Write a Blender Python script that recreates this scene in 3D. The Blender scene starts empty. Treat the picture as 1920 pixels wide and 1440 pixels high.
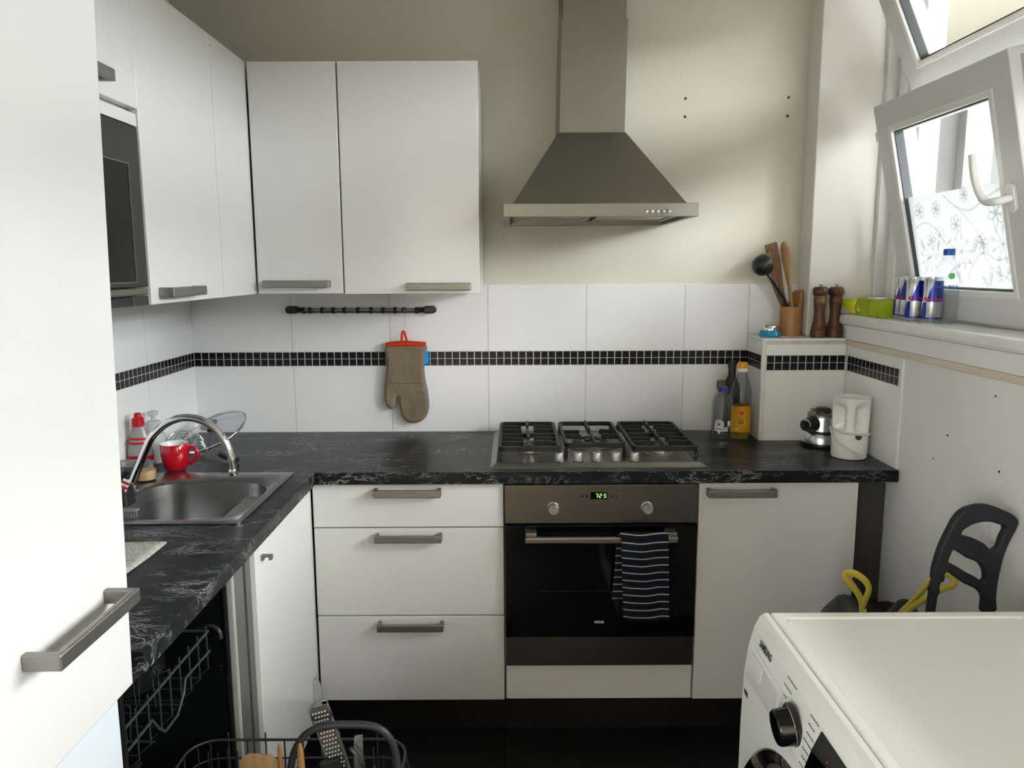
import bpy, bmesh, math, random
from mathutils import Matrix, Vector

random.seed(7)
S = bpy.context.scene
COL = S.collection
PI = math.pi

# ------------------------------------------------------------------ camera
cam_d = bpy.data.cameras.new('camera')
cam_d.sensor_width = 36.0
cam_d.lens = 36.0 * 1442.0 / 1920.0
cam_d.clip_start = 0.02
cam = bpy.data.objects.new('camera', cam_d)
COL.objects.link(cam)
_p, _r = 0.1501, -0.0045
_f = Vector((0, math.cos(_p), -math.sin(_p)))
_x = Vector((1, 0, 0))
_u = _x.cross(_f)
_cx = math.cos(_r) * _x + math.sin(_r) * _u
_cu = -math.sin(_r) * _x + math.cos(_r) * _u
cam.matrix_world = Matrix(((_cx.x, _cu.x, -_f.x, 1.1975), (_cx.y, _cu.y, -_f.y, -2.8815),
                           (_cx.z, _cu.z, -_f.z, 1.5172), (0, 0, 0, 1)))
S.camera = cam

# ------------------------------------------------------------------ sky and exposure
w = bpy.data.worlds.new('overcast_sky')
S.world = w
w.use_nodes = True
bg = w.node_tree.nodes['Background']
bg.inputs['Color'].default_value = (1.0, 0.995, 0.985, 1)
bg.inputs['Strength'].default_value = 6.0
S.view_settings.view_transform = 'Standard'
S.view_settings.look = 'None'
S.view_settings.gamma = 1.0
S.view_settings.exposure = 2.44
S.view_settings.use_curve_mapping = False


def portal(loc, rot, sx, sy):
    d = bpy.data.lights.new('window_portal', 'AREA')
    d.shape = 'RECTANGLE'
    d.size, d.size_y = sx, sy
    d.cycles.is_portal = True
    o = bpy.data.objects.new('window_portal', d)
    o.location = loc
    o.rotation_euler = rot
    COL.objects.link(o)


# ------------------------------------------------------------------ materials
def lin(c):
    if isinstance(c, str):
        c = [int(c[i:i + 2], 16) / 255 for i in (0, 2, 4)]
        return tuple(x / 12.92 if x <= .04045 else ((x + .055) / 1.055) ** 2.4 for x in c)
    return tuple(c)


def mat(name, col, rough=.5, metal=0.0, spec=.5, trans=0.0, ior=1.45, emit=None, es=1.0, coat=0.0, alpha=1.0):
    m = bpy.data.materials.new(name)
    m.use_nodes = True
    b = m.node_tree.nodes['Principled BSDF']
    b.inputs['Base Color'].default_value = lin(col) + (1,)
    b.inputs['Roughness'].default_value = rough
    b.inputs['Metallic'].default_value = metal
    b.inputs['Specular IOR Level'].default_value = spec
    b.inputs['Transmission Weight'].default_value = trans
    b.inputs['IOR'].default_value = ior
    b.inputs['Coat Weight'].default_value = coat
    b.inputs['Alpha'].default_value = alpha
    if emit:
        b.inputs['Emission Color'].default_value = lin(emit) + (1,)
        b.inputs['Emission Strength'].default_value = es
    return m


def N(m, t, **k):
    n = m.node_tree.nodes.new(t)
    for a, v in k.items():
        setattr(n, a, v)
    return n


def L(m, a, b):
    m.node_tree.links.new(a, b)


def noise_tint(m, c2, scale=5, lo=.4, hi=.7, detail=4, stretch=(1, 1, 1), fac=1.0, bump=0.0, bscale=None, rough=None):
    """blend the base colour to c2 by noise; optional fine bump and roughness change"""
    b = m.node_tree.nodes['Principled BSDF']
    c1 = tuple(b.inputs['Base Color'].default_value)
    tc = N(m, 'ShaderNodeTexCoord')
    mp = N(m, 'ShaderNodeMapping')
    mp.inputs['Scale'].default_value = stretch
    L(m, tc.outputs['Object'], mp.inputs['Vector'])
    nz = N(m, 'ShaderNodeTexNoise')
    nz.inputs['Scale'].default_value = scale
    nz.inputs['Detail'].default_value = detail
    L(m, mp.outputs[0], nz.inputs['Vector'])
    cr = N(m, 'ShaderNodeValToRGB')
    cr.color_ramp.elements[0].position = lo
    cr.color_ramp.elements[1].position = hi
    cr.color_ramp.elements[0].color = c1
    cc = lin(c2)
    cr.color_ramp.elements[1].color = tuple(c1[i] * (1 - fac) + cc[i] * fac for i in range(3)) + (1,)
    L(m, nz.outputs['Fac'], cr.inputs[0])
    L(m, cr.outputs[0], b.inputs['Base Color'])
    if rough:
        mr = N(m, 'ShaderNodeMapRange')
        mr.inputs['From Min'].default_value = lo
        mr.inputs['From Max'].default_value = hi
        mr.inputs['To Min'].default_value = rough[0]
        mr.inputs['To Max'].default_value = rough[1]
        L(m, nz.outputs['Fac'], mr.inputs['Value'])
        L(m, mr.outputs[0], b.inputs['Roughness'])
    if bump:
        n2 = N(m, 'ShaderNodeTexNoise')
        n2.inputs['Scale'].default_value = bscale or scale * 8
        n2.inputs['Detail'].default_value = 3
        L(m, mp.outputs[0], n2.inputs['Vector'])
        bp = N(m, 'ShaderNodeBump')
        bp.inputs['Strength'].default_value = bump
        bp.inputs['Distance'].default_value = .002
        L(m, n2.outputs['Fac'], bp.inputs['Height'])
        L(m, bp.outputs[0], b.inputs['Normal'])
    return m


M = {}
M['plaster'] = noise_tint(mat('plaster', (.72, .695, .61), .75), (.64, .615, .535), 1.6, .45, .8, 6, fac=.7, bump=.25, bscale=90)
M['pillar_paint'] = noise_tint(mat('pillar_paint', (.76, .75, .71), .6), (.68, .67, .63), 2.2, .5, .8, 5, fac=.7, bump=.2, bscale=80)
M['ceiling'] = mat('ceiling_paint', (.88, .85, .76), .85)
M['lower_wall'] = noise_tint(mat('lower_wall_paint', (.80, .80, .77), .6), (.70, .70, .67), 3, .45, .75, 6, fac=.7, bump=.35, bscale=60)
M['tile'] = noise_tint(mat('white_tile', (.85, .85, .86), .16), (.80, .80, .81), 2, .4, .7, 3, fac=.6)
M['ledge_tile'] = mat('ledge_tile', (.86, .86, .83), .18)
M['grout'] = noise_tint(mat('grout', (.66, .66, .64), .8), (.54, .54, .52), 30, .4, .7, 3)
M['chip'] = noise_tint(mat('black_mosaic', (.005, .005, .006), .2, spec=.25), (.014, .014, .017), 40, .4, .7, 2)
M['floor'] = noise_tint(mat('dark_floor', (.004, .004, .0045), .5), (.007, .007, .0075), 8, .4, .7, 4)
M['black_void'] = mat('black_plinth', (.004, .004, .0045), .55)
M['lacquer'] = noise_tint(mat('white_lacquer', (.78, .78, .765), .16, coat=.3), (.75, .75, .735), 1.4, .4, .8, 3, fac=.8)
M['lacquer_base'] = noise_tint(mat('white_foil', (.76, .755, .735), .26), (.71, .705, .685), 2.2, .45, .8, 4, fac=.7)
M['lacquer_gloss'] = mat('gloss_foil', (.82, .82, .80), .07, coat=.4)
M['lacquer_reflection'] = mat('white_blue_reflection', (.74, .80, .85), .14)  # bluish reflection painted into the white of the tall unit's lower door
M['carcass'] = mat('carcass_grey', (.42, .42, .40), .5)
M['dark_panel'] = noise_tint(mat('dark_side_panel', (.055, .052, .046), .5), (.075, .07, .06), 3, .4, .7)
M['handle'] = noise_tint(mat('brushed_handle', (.31, .30, .285), .45, 1.0), (.27, .26, .245), 20, .4, .7, 3, (1, 1, 12))
M['steel'] = noise_tint(mat('brushed_steel', (.29, .28, .25), .34, 1.0), (.26, .25, .222), 3, .3, .8, 2, (1, 1, 1), rough=(.32, .38))
M['steel_dark'] = noise_tint(mat('oven_steel', (.20, .186, .166), .32, 1.0), (.18, .168, .152), 2, .3, .8, 2, (1, 1, 8), rough=(.30, .34))
M['sink_steel'] = noise_tint(mat('sink_steel', (.33, .33, .33), .25, 1.0), (.30, .30, .30), 5, .3, .8, 2, (1, 1, 1), rough=(.25, .29))
M['chrome'] = mat('chrome', (.75, .76, .77), .05, 1.0)
M['iron'] = noise_tint(mat('cast_iron', (.009, .009, .01), .5), (.016, .016, .017), 60, .4, .7, bump=.3, bscale=300)
M['burner'] = mat('burner_cap', (.02, .02, .021), .4)
M['alu'] = noise_tint(mat('burner_alu', (.40, .37, .32), .38, 1.0), (.22, .19, .15), 30, .4, .7)
M['black_glass'] = mat('black_glass', (.003, .003, .004), .06, spec=.5)
M['microwave_glass'] = mat('microwave_glass', (.004, .006, .006), .12, spec=.18)
M['black_plastic'] = mat('black_plastic', (.012, .013, .015), .35)
M['rubber'] = noise_tint(mat('black_grip', (.010, .012, .014), .6), (.016, .019, .022), 12, .4, .7)
M['grey_dark'] = mat('microwave_grey', (.045, .044, .040), .34, .5)
M['machine_white'] = mat('machine_white', (.86, .87, .83), .22)
M['machine_lid'] = noise_tint(mat('machine_lid', (.88, .88, .855), .40), (.85, .85, .825), 1.5, .4, .75, 3)
M['drawer_shade'] = mat('recess_white', (.66, .67, .66), .3)
M['ink'] = mat('grey_print', (.10, .10, .10), .6)
M['ink_black'] = mat('black_print', (.012, .012, .012), .5)
M['red_led'] = mat('red_led', (.2, .01, .02), .4, emit=(1, .05, .12), es=.05)
M['green_led'] = mat('green_digits', (.05, .5, .05), .4, emit=(.25, 1.0, .12), es=.4)
M['upvc'] = mat('white_upvc', (.78, .78, .755), .28)
M['upvc_grey'] = mat('upvc_sash', (.66, .665, .655), .3)
M['gasket'] = mat('grey_gasket', (.06, .065, .075), .6)
M['sill'] = noise_tint(mat('sill_white', (.78, .78, .76), .3), (.70, .70, .68), 4, .5, .8)
M['beige'] = noise_tint(mat('bare_beige_batten', (.60, .53, .40), .7), (.70, .64, .53), 6, .4, .7, 5, (1, .3, 3))
M['red'] = mat('red_glaze', (.52, .004, .016), .12, coat=.5)
M['white_glaze'] = mat('white_glaze', (.8, .8, .78), .15)
M['taupe'] = noise_tint(mat('taupe_cotton', (.235, .185, .125), .9, spec=.1), (.17, .132, .088), 14, .35, .7, 5, fac=.8, bump=1.0, bscale=26)
[n for n in M['taupe'].node_tree.nodes if n.type == 'BUMP'][0].inputs['Distance'].default_value = .006
M['taupe_dark'] = mat('taupe_seam', (.11, .085, .055), .9, spec=.1)
M['mitt_blue'] = mat('blue_grey_cotton', (.14, .20, .30), .9, spec=.1)
M['mitt_red'] = mat('orange_red_binding', (.62, .045, .012), .8, spec=.2)
M['tag_blue'] = mat('bright_blue_tag', (.01, .30, .80), .7)
M['bamboo'] = noise_tint(mat('bamboo', (.42, .21, .075), .45), (.33, .155, .05), 10, .35, .65, 3, (14, 14, .8))
M['wood_light'] = noise_tint(mat('light_wood', (.42, .26, .115), .55), (.33, .19, .08), 14, .35, .65, 3, (6, 6, .6))
M['wood_mid'] = noise_tint(mat('mid_wood', (.21, .12, .05), .6), (.15, .08, .033), 14, .35, .65, 3, (6, 6, .6))
M['wood_dark'] = noise_tint(mat('acacia', (.125, .052, .024), .4), (.065, .027, .012), 10, .35, .65, 4, (8, 8, 1))
M['wood_band'] = noise_tint(mat('acacia_sapwood', (.27, .145, .07), .45), (.16, .075, .035), 10, .35, .65, 4, (8, 8, 1))
M['blue_cup'] = mat('cyan_plastic', (.01, .26, .46), .2, coat=.4)
M['lime'] = noise_tint(mat('lime_foil', (.30, .42, .015), .22), (.40, .50, .03), 9, .4, .65, 3, bump=.6, bscale=18)
M['lime_yellow'] = noise_tint(mat('yellow_foil', (.62, .58, .01), .22), (.46, .52, .015), 12, .4, .7, 3, bump=.6, bscale=20)
M['can_silver'] = mat('can_silver', (.66, .67, .70), .22, .9)
M['knob_satin'] = mat('satin_knob', (.46, .45, .42), .38, .85)
M['can_blue'] = mat('can_blue', (.012, .03, .30), .22, .5)
M['can_red'] = mat('can_red', (.55, .01, .04), .35)
M['cap_blue'] = mat('blue_cap', (.012, .10, .42), .35)
M['cap_navy'] = mat('navy_cap', (.012, .022, .16), .35)
M['cap_yellow'] = mat('yellow_cap', (.80, .36, .006), .35)
M['cap_brown'] = mat('brown_cap', (.12, .075, .035), .4, .4)
M['cap_white'] = mat('white_cap', (.75, .75, .72), .4)
M['label_white'] = mat('white_label', (.72, .72, .72), .5)
M['label_text_blue'] = mat('blue_print', (.03, .10, .42), .5)
M['label_green'] = mat('green_print', (.10, .52, .22), .5)
M['label_yellow'] = noise_tint(mat('yellow_label', (.74, .36, .012), .35), (.62, .12, .01), 7, .5, .75, 3, (1, 1, 2))
M['label_pale'] = mat('pale_yellow', (.80, .62, .10), .4)
M['oil'] = mat('sunflower_oil', (.75, .55, .10), .1, trans=.6)
M['dark_bottle'] = mat('dark_glass', (.012, .006, .006), .1)
M['soap_red'] = mat('red_plastic', (.50, .006, .02), .3)
M['soap_liquid'] = mat('grey_clear_plastic', (.50, .50, .48), .2, trans=.35)
M['clear_white'] = mat('cloudy_plastic', (.74, .75, .77), .25, trans=.4)
M['peach'] = mat('peach_liquid', (.62, .42, .20), .4)
M['grey_pan'] = mat('grey_enamel', (.22, .225, .23), .35)
M['cloth_white'] = noise_tint(mat('woven_cloth', (.56, .55, .50), .9, spec=.1), (.36, .35, .31), 160, .4, .6, 2, bump=.8, bscale=200)
M['yellow'] = mat('yellow_drawstring', (.85, .70, .10), .4)
M['bag'] = noise_tint(mat('black_bag_film', (.008, .008, .009), .28), (.014, .014, .015), 8, .4, .7, bump=.8, bscale=14)
M['navy'] = mat('navy_terry', (.012, .016, .028), .95, spec=.1)
M['wire'] = mat('grey_coated_wire', (.035, .039, .043), .4)
M['tub'] = mat('dark_tub_steel', (.05, .055, .06), .22, .9)
M['tub_black'] = mat('tub_black', (.006, .007, .008), .3)
M['flange'] = noise_tint(mat('flange_steel', (.20, .195, .18), .40, .4), (.17, .165, .155), 5, .4, .7)
M['strip_grey'] = mat('strip_grey', (.13, .13, .125), .5)
M['lip'] = mat('bright_lip', (.55, .55, .52), .35, .3)
M['pot'] = mat('dark_pot', (.03, .032, .035), .2, .6)
M['cord_white'] = mat('white_cord', (.68, .67, .62), .45)
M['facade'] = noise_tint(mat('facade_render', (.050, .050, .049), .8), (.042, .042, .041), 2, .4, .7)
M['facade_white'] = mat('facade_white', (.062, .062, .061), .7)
M['roof'] = mat('roof_grey', (.16, .16, .165), .8)
M['gallery_concrete'] = noise_tint(mat('gallery_concrete', (.24, .23, .205), .85), (.20, .19, .17), 3, .4, .7)
M['gallery_cream'] = mat('gallery_cream', (.30, .285, .24), .8)
M['ground_out'] = mat('courtyard_paving', (.14, .14, .135), .9)


def glass_mat(name, tint=(.97, .98, .98), gloss=.08, rough=.02, edge=.6):
    m = bpy.data.materials.new(name)
    m.use_nodes = True
    nt = m.node_tree
    nt.nodes.clear()
    out = N(m, 'ShaderNodeOutputMaterial')
    tr = N(m, 'ShaderNodeBsdfTransparent')
    tr.inputs[0].default_value = tint + (1,)
    gl = N(m, 'ShaderNodeBsdfGlossy')
    gl.inputs['Roughness'].default_value = rough
    lw_ = N(m, 'ShaderNodeLayerWeight')          # same reflectance on both sides of the thin wall
    lw_.inputs['Blend'].default_value = .5
    fr = N(m, 'ShaderNodeMath', operation='POWER')
    L(m, lw_.outputs['Facing'], fr.inputs[0])
    fr.inputs[1].default_value = 4.0
    ad = N(m, 'ShaderNodeMath', operation='MULTIPLY_ADD')
    ad.inputs[1].default_value = edge
    ad.inputs[2].default_value = gloss
    mx = N(m, 'ShaderNodeMixShader')
    L(m, fr.outputs[0], ad.inputs[0])
    L(m, ad.outputs[0], mx.inputs[0])
    L(m, tr.outputs[0], mx.inputs[1])
    L(m, gl.outputs[0], mx.inputs[2])
    L(m, mx.outputs[0], out.inputs[0])
    return m


M['glass'] = glass_mat('window_glass', (.96, .98, .98), .02)
M['pet'] = glass_mat('clear_pet', (.93, .94, .95), .025, .05, .5)
M['pet_ribbed'] = glass_mat('ribbed_pet', (.80, .82, .84), .05, .05, .7)
M['lid_glass'] = glass_mat('lid_glass', (.80, .83, .86), .04, .04)


def film_mat(name, dens, col=(.9, .92, .91)):
    m = bpy.data.materials.new(name)
    m.use_nodes = True
    nt = m.node_tree
    nt.nodes.clear()
    out = N(m, 'ShaderNodeOutputMaterial')
    tl = N(m, 'ShaderNodeBsdfTranslucent')
    tl.inputs[0].default_value = col + (1,)
    df = N(m, 'ShaderNodeBsdfDiffuse')
    df.inputs[0].default_value = (.8, .8, .8, 1)
    mx = N(m, 'ShaderNodeMixShader')
    mx.inputs[0].default_value = dens
    L(m, tl.outputs[0], mx.inputs[1])
    L(m, df.outputs[0], mx.inputs[2])
    L(m, mx.outputs[0], out.inputs[0])
    return m


M['film'] = film_mat('frosted_film', .35, (.50, .51, .51))
m = bpy.data.materials.new('film_print')
m.use_nodes = True
m.node_tree.nodes.clear()
_t = N(m, 'ShaderNodeBsdfTransparent')
_t.inputs[0].default_value = (.76, .76, .75, 1)
L(m, _t.outputs[0], N(m, 'ShaderNodeOutputMaterial').inputs[0])
M['film_print'] = m


def worktop_mat():
    m = mat('black_marble_laminate', (.018, .021, .024), .34, spec=.26)
    b = m.node_tree.nodes['Principled BSDF']
    tc = N(m, 'ShaderNodeTexCoord')
    mp = N(m, 'ShaderNodeMapping')
    mp.inputs['Scale'].default_value = (3.0, 7.0, 7.0)
    mp.inputs['Rotation'].default_value = (0, 0, .35)
    L(m, tc.outputs['Object'], mp.inputs[0])
    n0 = N(m, 'ShaderNodeTexNoise')
    n0.inputs['Scale'].default_value = 1.7
    n0.inputs['Detail'].default_value = 5
    L(m, mp.outputs[0], n0.inputs['Vector'])
    n1 = N(m, 'ShaderNodeTexNoise')
    n1.inputs['Scale'].default_value = 2.6
    n1.inputs['Detail'].default_value = 9
    n1.inputs['Roughness'].default_value = .68
    n1.inputs['Distortion'].default_value = 1.2
    L(m, mp.outputs[0], n1.inputs['Vector'])
    r1 = N(m, 'ShaderNodeValToRGB')
    e = r1.color_ramp.elements
    e[0].position, e[0].color = .485, (0, 0, 0, 1)
    e[1].position, e[1].color = .52, (0, 0, 0, 1)
    k = r1.color_ramp.elements.new(.502)
    k.color = (1, 1, 1, 1)
    L(m, n1.outputs['Fac'], r1.inputs[0])
    r0 = N(m, 'ShaderNodeValToRGB')
    r0.color_ramp.elements[0].position = .44
    r0.color_ramp.elements[1].position = .62
    L(m, n0.outputs['Fac'], r0.inputs[0])
    mu = N(m, 'ShaderNodeMath', operation='MULTIPLY')
    L(m, r1.outputs[0], mu.inputs[0])
    L(m, r0.outputs[0], mu.inputs[1])
    n2 = N(m, 'ShaderNodeTexNoise')
    n2.inputs['Scale'].default_value = 9
    n2.inputs['Detail'].default_value = 6
    L(m, tc.outputs['Object'], n2.inputs['Vector'])
    r2 = N(m, 'ShaderNodeValToRGB')
    r2.color_ramp.elements[0].position = .35
    r2.color_ramp.elements[0].color = (.004, .005, .006, 1)
    r2.color_ramp.elements[1].position = .75
    r2.color_ramp.elements[1].color = (.013, .0155, .018, 1)
    L(m, n2.outputs['Fac'], r2.inputs[0])
    mx = N(m, 'ShaderNodeMix', data_type='RGBA')
    L(m, mu.outputs[0], mx.inputs['Factor'])
    L(m, r2.outputs[0], mx.inputs['A'])
    mx.inputs['B'].default_value = (.34, .36, .36, 1)
    L(m, mx.outputs['Result'], b.inputs['Base Color'])
    return m


M['worktop'] = worktop_mat()


def towel_mat():
    m = mat('navy_striped_terry', (.012, .016, .028), .95, spec=.1)
    b = m.node_tree.nodes['Principled BSDF']
    tc = N(m, 'ShaderNodeTexCoord')
    sp = N(m, 'ShaderNodeSeparateXYZ')
    L(m, tc.outputs['UV'], sp.inputs[0])
    a = N(m, 'ShaderNodeMath', operation='FRACT')
    L(m, sp.outputs['Y'], a.inputs[0])
    c = N(m, 'ShaderNodeMath', operation='LESS_THAN')
    L(m, a.outputs[0], c.inputs[0])
    c.inputs[1].default_value = .16
    mx = N(m, 'ShaderNodeMix', data_type='RGBA')
    L(m, c.outputs[0], mx.inputs['Factor'])
    mx.inputs['A'].default_value = (.010, .014, .024, 1)
    mx.inputs['B'].default_value = (.42, .40, .36, 1)
    L(m, mx.outputs['Result'], b.inputs['Base Color'])
    nz = N(m, 'ShaderNodeTexNoise')
    nz.inputs['Scale'].default_value = 600
    L(m, tc.outputs['Object'], nz.inputs['Vector'])
    bp = N(m, 'ShaderNodeBump')
    bp.inputs['Strength'].default_value = .6
    bp.inputs['Distance'].default_value = .002
    L(m, nz.outputs['Fac'], bp.inputs['Height'])
    L(m, bp.outputs[0], b.inputs['Normal'])
    return m


M['towel'] = towel_mat()


# ------------------------------------------------------------------ mesh helpers
class MB:
    def __init__(s):
        s.v, s.f, s.uv = [], [], None

    def add(s, vs, fs, X=None):
        k = len(s.v)
        for p in vs:
            p = Vector(p)
            s.v.append(X @ p if X else p)
        s.f += [tuple(i + k for i in f) for f in fs]
        return s

    def box(s, x0, x1, y0, y1, z0, z1, X=None):
        vs = [(x, y, z) for x in (x0, x1) for y in (y0, y1) for z in (z0, z1)]
        return s.add(vs, [(0, 1, 3, 2), (4, 6, 7, 5), (0, 4, 5, 1), (2, 3, 7, 6), (0, 2, 6, 4), (1, 5, 7, 3)], X)

    def prism(s, poly, a, b, axis='z', X=None):
        def q(u, v, t):
            return {'z': (u, v, t), 'y': (u, t, v), 'x': (t, u, v)}[axis]
        n = len(poly)
        vs = [q(u, v, a) for u, v in poly] + [q(u, v, b) for u, v in poly]
        fs = [tuple(range(n)), tuple(range(2 * n - 1, n - 1, -1))]
        fs += [(i, (i + 1) % n, n + (i + 1) % n, n + i) for i in range(n)]
        return s.add(vs, fs, X)

    def loops(s, rings, cap0=True, cap1=True, closed=False, X=None):
        n = len(rings[0])
        vs = [p for r in rings for p in r]
        fs = []
        m = len(rings)
        for j in range(m if closed else m - 1):
            a, b = j * n, ((j + 1) % m) * n
            fs += [(a + i, a + (i + 1) % n, b + (i + 1) % n, b + i) for i in range(n)]
        if not closed:
            if cap0:
                fs.append(tuple(range(n - 1, -1, -1)))
            if cap1:
                fs.append(tuple(range((m - 1) * n, m * n)))
        return s.add(vs, fs, X)

    def lathe(s, prof, c=(0, 0, 0), n=24, axis='z', cap0=True, cap1=True, X=None, sx=1.0, sy=1.0):
        rings = []
        for r, z in prof:
            ring = []
            for i in range(n):
                a = 2 * PI * i / n
                u, v = r * math.cos(a) * sx, r * math.sin(a) * sy
                p = {'z': (u, v, z), 'y': (u, z, v), 'x': (z, u, v)}[axis]
                ring.append((p[0] + c[0], p[1] + c[1], p[2] + c[2]))
            rings.append(ring)
        return s.loops(rings, cap0, cap1, X=X)

    def tube(s, pts, r, n=8, closed=False, X=None, flat=1.0):
        pts = [Vector(p) for p in pts]
        m = len(pts)
        rings = []
        up = None
        for i, p in enumerate(pts):
            if closed:
                t = pts[(i + 1) % m] - pts[i - 1]
            else:
                t = pts[min(i + 1, m - 1)] - pts[max(i - 1, 0)]
            t.normalize()
            if up is None:
                up = Vector((0, 0, 1)) if abs(t.z) < .9 else Vector((0, 1, 0))
            a = t.cross(up)
            if a.length < 1e-6:
                a = t.cross(Vector((1, 0, 0)))
            a.normalize()
            b = a.cross(t).normalized()
            up = b
            rr = r[i] if isinstance(r, (list, tuple)) else r
            rings.append([p + a * rr * math.cos(2 * PI * k / n) + b * rr * flat * math.sin(2 * PI * k / n) for k in range(n)])
        return s.loops(rings, closed=closed, X=X)

    def cells(s, xs, ys, keep, z0, z1, X=None):
        """slab made of grid cells, welded; keep(i, j) says which cells exist"""
        nx, ny = len(xs), len(ys)
        K = [[bool(keep(i, j)) for j in range(ny - 1)] for i in range(nx - 1)]
        idx = {}
        vs, fs = [], []

        def vi(i, j, t):
            if (i, j, t) not in idx:
                idx[(i, j, t)] = len(vs)
                vs.append((xs[i], ys[j], z1 if t else z0))
            return idx[(i, j, t)]
        for i in range(nx - 1):
            for j in range(ny - 1):
                if not K[i][j]:
                    continue
                q = [(i, j), (i + 1, j), (i + 1, j + 1), (i, j + 1)]
                fs.append(tuple(vi(a, b, 1) for a, b in q))
                fs.append(tuple(vi(a, b, 0) for a, b in reversed(q)))
                for (di, dj), (p, r) in (((0, -1), (0, 1)), ((1, 0), (1, 2)), ((0, 1), (2, 3)), ((-1, 0), (3, 0))):
                    a, b = i + di, j + dj
                    if not (0 <= a < nx - 1 and 0 <= b < ny - 1 and K[a][b]):
                        A, B = q[p], q[r]
                        fs.append((vi(*A, 0), vi(*B, 0), vi(*B, 1), vi(*A, 1)))
        return s.add(vs, fs, X)

    def build(s, name, m, parent=None, bevel=0, seg=2, smooth=None, kind=None):
        me = bpy.data.meshes.new(name)
        me.from_pydata([tuple(v) for v in s.v], [], s.f)
        bm = bmesh.new()
        bm.from_mesh(me)
        bmesh.ops.recalc_face_normals(bm, faces=bm.faces)
        bm.to_mesh(me)
        bm.free()
        if smooth:
            me.shade_smooth()
            me.set_sharp_from_angle(angle=math.radians(smooth))
        me.materials.append(M[m] if isinstance(m, str) else m)
        return put(name, me, parent, bevel, seg, kind)


def put(name, me, parent=None, bevel=0, seg=2, kind=None):
    o = bpy.data.objects.new(name, me)
    COL.objects.link(o)
    if parent:
        o.parent = parent
        o.matrix_parent_inverse = Matrix.Translation(-parent.location)
    if bevel:
        b = o.modifiers.new('bevel', 'BEVEL')
        b.width = bevel
        b.segments = seg
        b.limit_method = 'ANGLE'
        b.angle_limit = math.radians(40)
        b.harden_normals = False
    if kind:
        o['kind'] = kind
    return o


def tag(o, label, cat, group=None):
    o['label'] = label
    o['category'] = cat
    if group:
        o['group'] = group
    return o


def thing(name, label, cat, loc=(0, 0, 0), group=None):
    o = bpy.data.objects.new(name, None)
    o.empty_display_size = .05
    o.location = loc
    COL.objects.link(o)
    return tag(o, label, cat, group)


def struct(name, mb, m, bevel=0, label=None, cat=None):
    o = mb.build(name, m, bevel=bevel)
    o['kind'] = 'structure'
    if label:
        tag(o, label, cat)
    return o


def B(*a):
    return MB().box(*a)


def curve_mesh(splines, extrude, bevel, res=2, bres=2, off=0.0):
    """2D outlines (with holes) filled and thickened; returns verts and faces in the xy plane"""
    cu = bpy.data.curves.new('outline', 'CURVE')
    cu.dimensions = '2D'
    cu.fill_mode = 'BOTH'
    cu.extrude = extrude
    cu.bevel_depth = bevel
    cu.bevel_resolution = bres
    cu.offset = off
    cu.resolution_u = res
    for sp in splines:
        p = cu.splines.new('BEZIER')
        p.bezier_points.add(len(sp) - 1)
        for q, c in zip(p.bezier_points, sp):
            q.co = (c[0], c[1], 0)
            q.handle_left_type = q.handle_right_type = 'AUTO'
        p.use_cyclic_u = True
    return _to_mesh(cu)


def _to_mesh(cu):
    o = bpy.data.objects.new('tmp_outline', cu)
    COL.objects.link(o)
    dg = bpy.context.evaluated_depsgraph_get()
    me = bpy.data.meshes.new_from_object(o.evaluated_get(dg))
    vs = [v.co.copy() for v in me.vertices]
    fs = [tuple(p.vertices) for p in me.polygons]
    bpy.data.objects.remove(o)
    bpy.data.curves.remove(cu)
    bpy.data.meshes.remove(me)
    return vs, fs


_tcache = {}


def text_mesh(body, size, bold=0.0, align='CENTER'):
    k = (body, size, bold, align)
    if k not in _tcache:
        cu = bpy.data.curves.new('text_outline', 'FONT')
        cu.body = body
        cu.size = size
        cu.align_x = align
        cu.align_y = 'CENTER'
        cu.offset = bold
        cu.resolution_u = 2
        _tcache[k] = _to_mesh(cu)
    return _tcache[k]


def lettering(body, size, fn, m, parent, bold=0.0, name='lettering', align='CENTER', sx=1.0):
    """flat printed words; fn maps (u, v) on the print to a point in the place"""
    vs, fs = text_mesh(body, size, bold, align)
    return MB().add([fn(v.x * sx, v.y) for v in vs], fs).build(name, m, parent, kind=None)


def rr(cx, cy, w, h, r, z, n=6):
    """rounded rectangle ring"""
    out = []
    for (sx, sy, a0) in ((1, 1, 0), (-1, 1, PI / 2), (-1, -1, PI), (1, -1, 3 * PI / 2)):
        for k in range(n + 1):
            a = a0 + PI / 2 * k / n
            out.append((cx + sx * (w / 2 - r) + r * math.cos(a), cy + sy * (h / 2 - r) + r * math.sin(a), z))
    return out


def arc(c, r, a0, a1, n, plane='xz', y=0.0):
    out = []
    for k in range(n + 1):
        a = a0 + (a1 - a0) * k / n
        u, v = c[0] + r * math.cos(a), c[1] + r * math.sin(a)
        out.append({'xz': (u, y, v), 'yz': (y, u, v), 'xy': (u, v, y)}[plane])
    return out


def smooth_path(pts, k=4):
    """Catmull-Rom through the points"""
    P = [Vector(p) for p in pts]
    out = []
    for i in range(len(P) - 1):
        p0, p1, p2, p3 = P[max(i - 1, 0)], P[i], P[i + 1], P[min(i + 2, len(P) - 1)]
        for j in range(k):
            t = j / k
            out.append(.5 * ((2 * p1) + (-p0 + p2) * t + (2 * p0 - 5 * p1 + 4 * p2 - p3) * t * t + (-p0 + 3 * p1 - 3 * p2 + p3) * t ** 3))
    out.append(P[-1])
    return out


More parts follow.
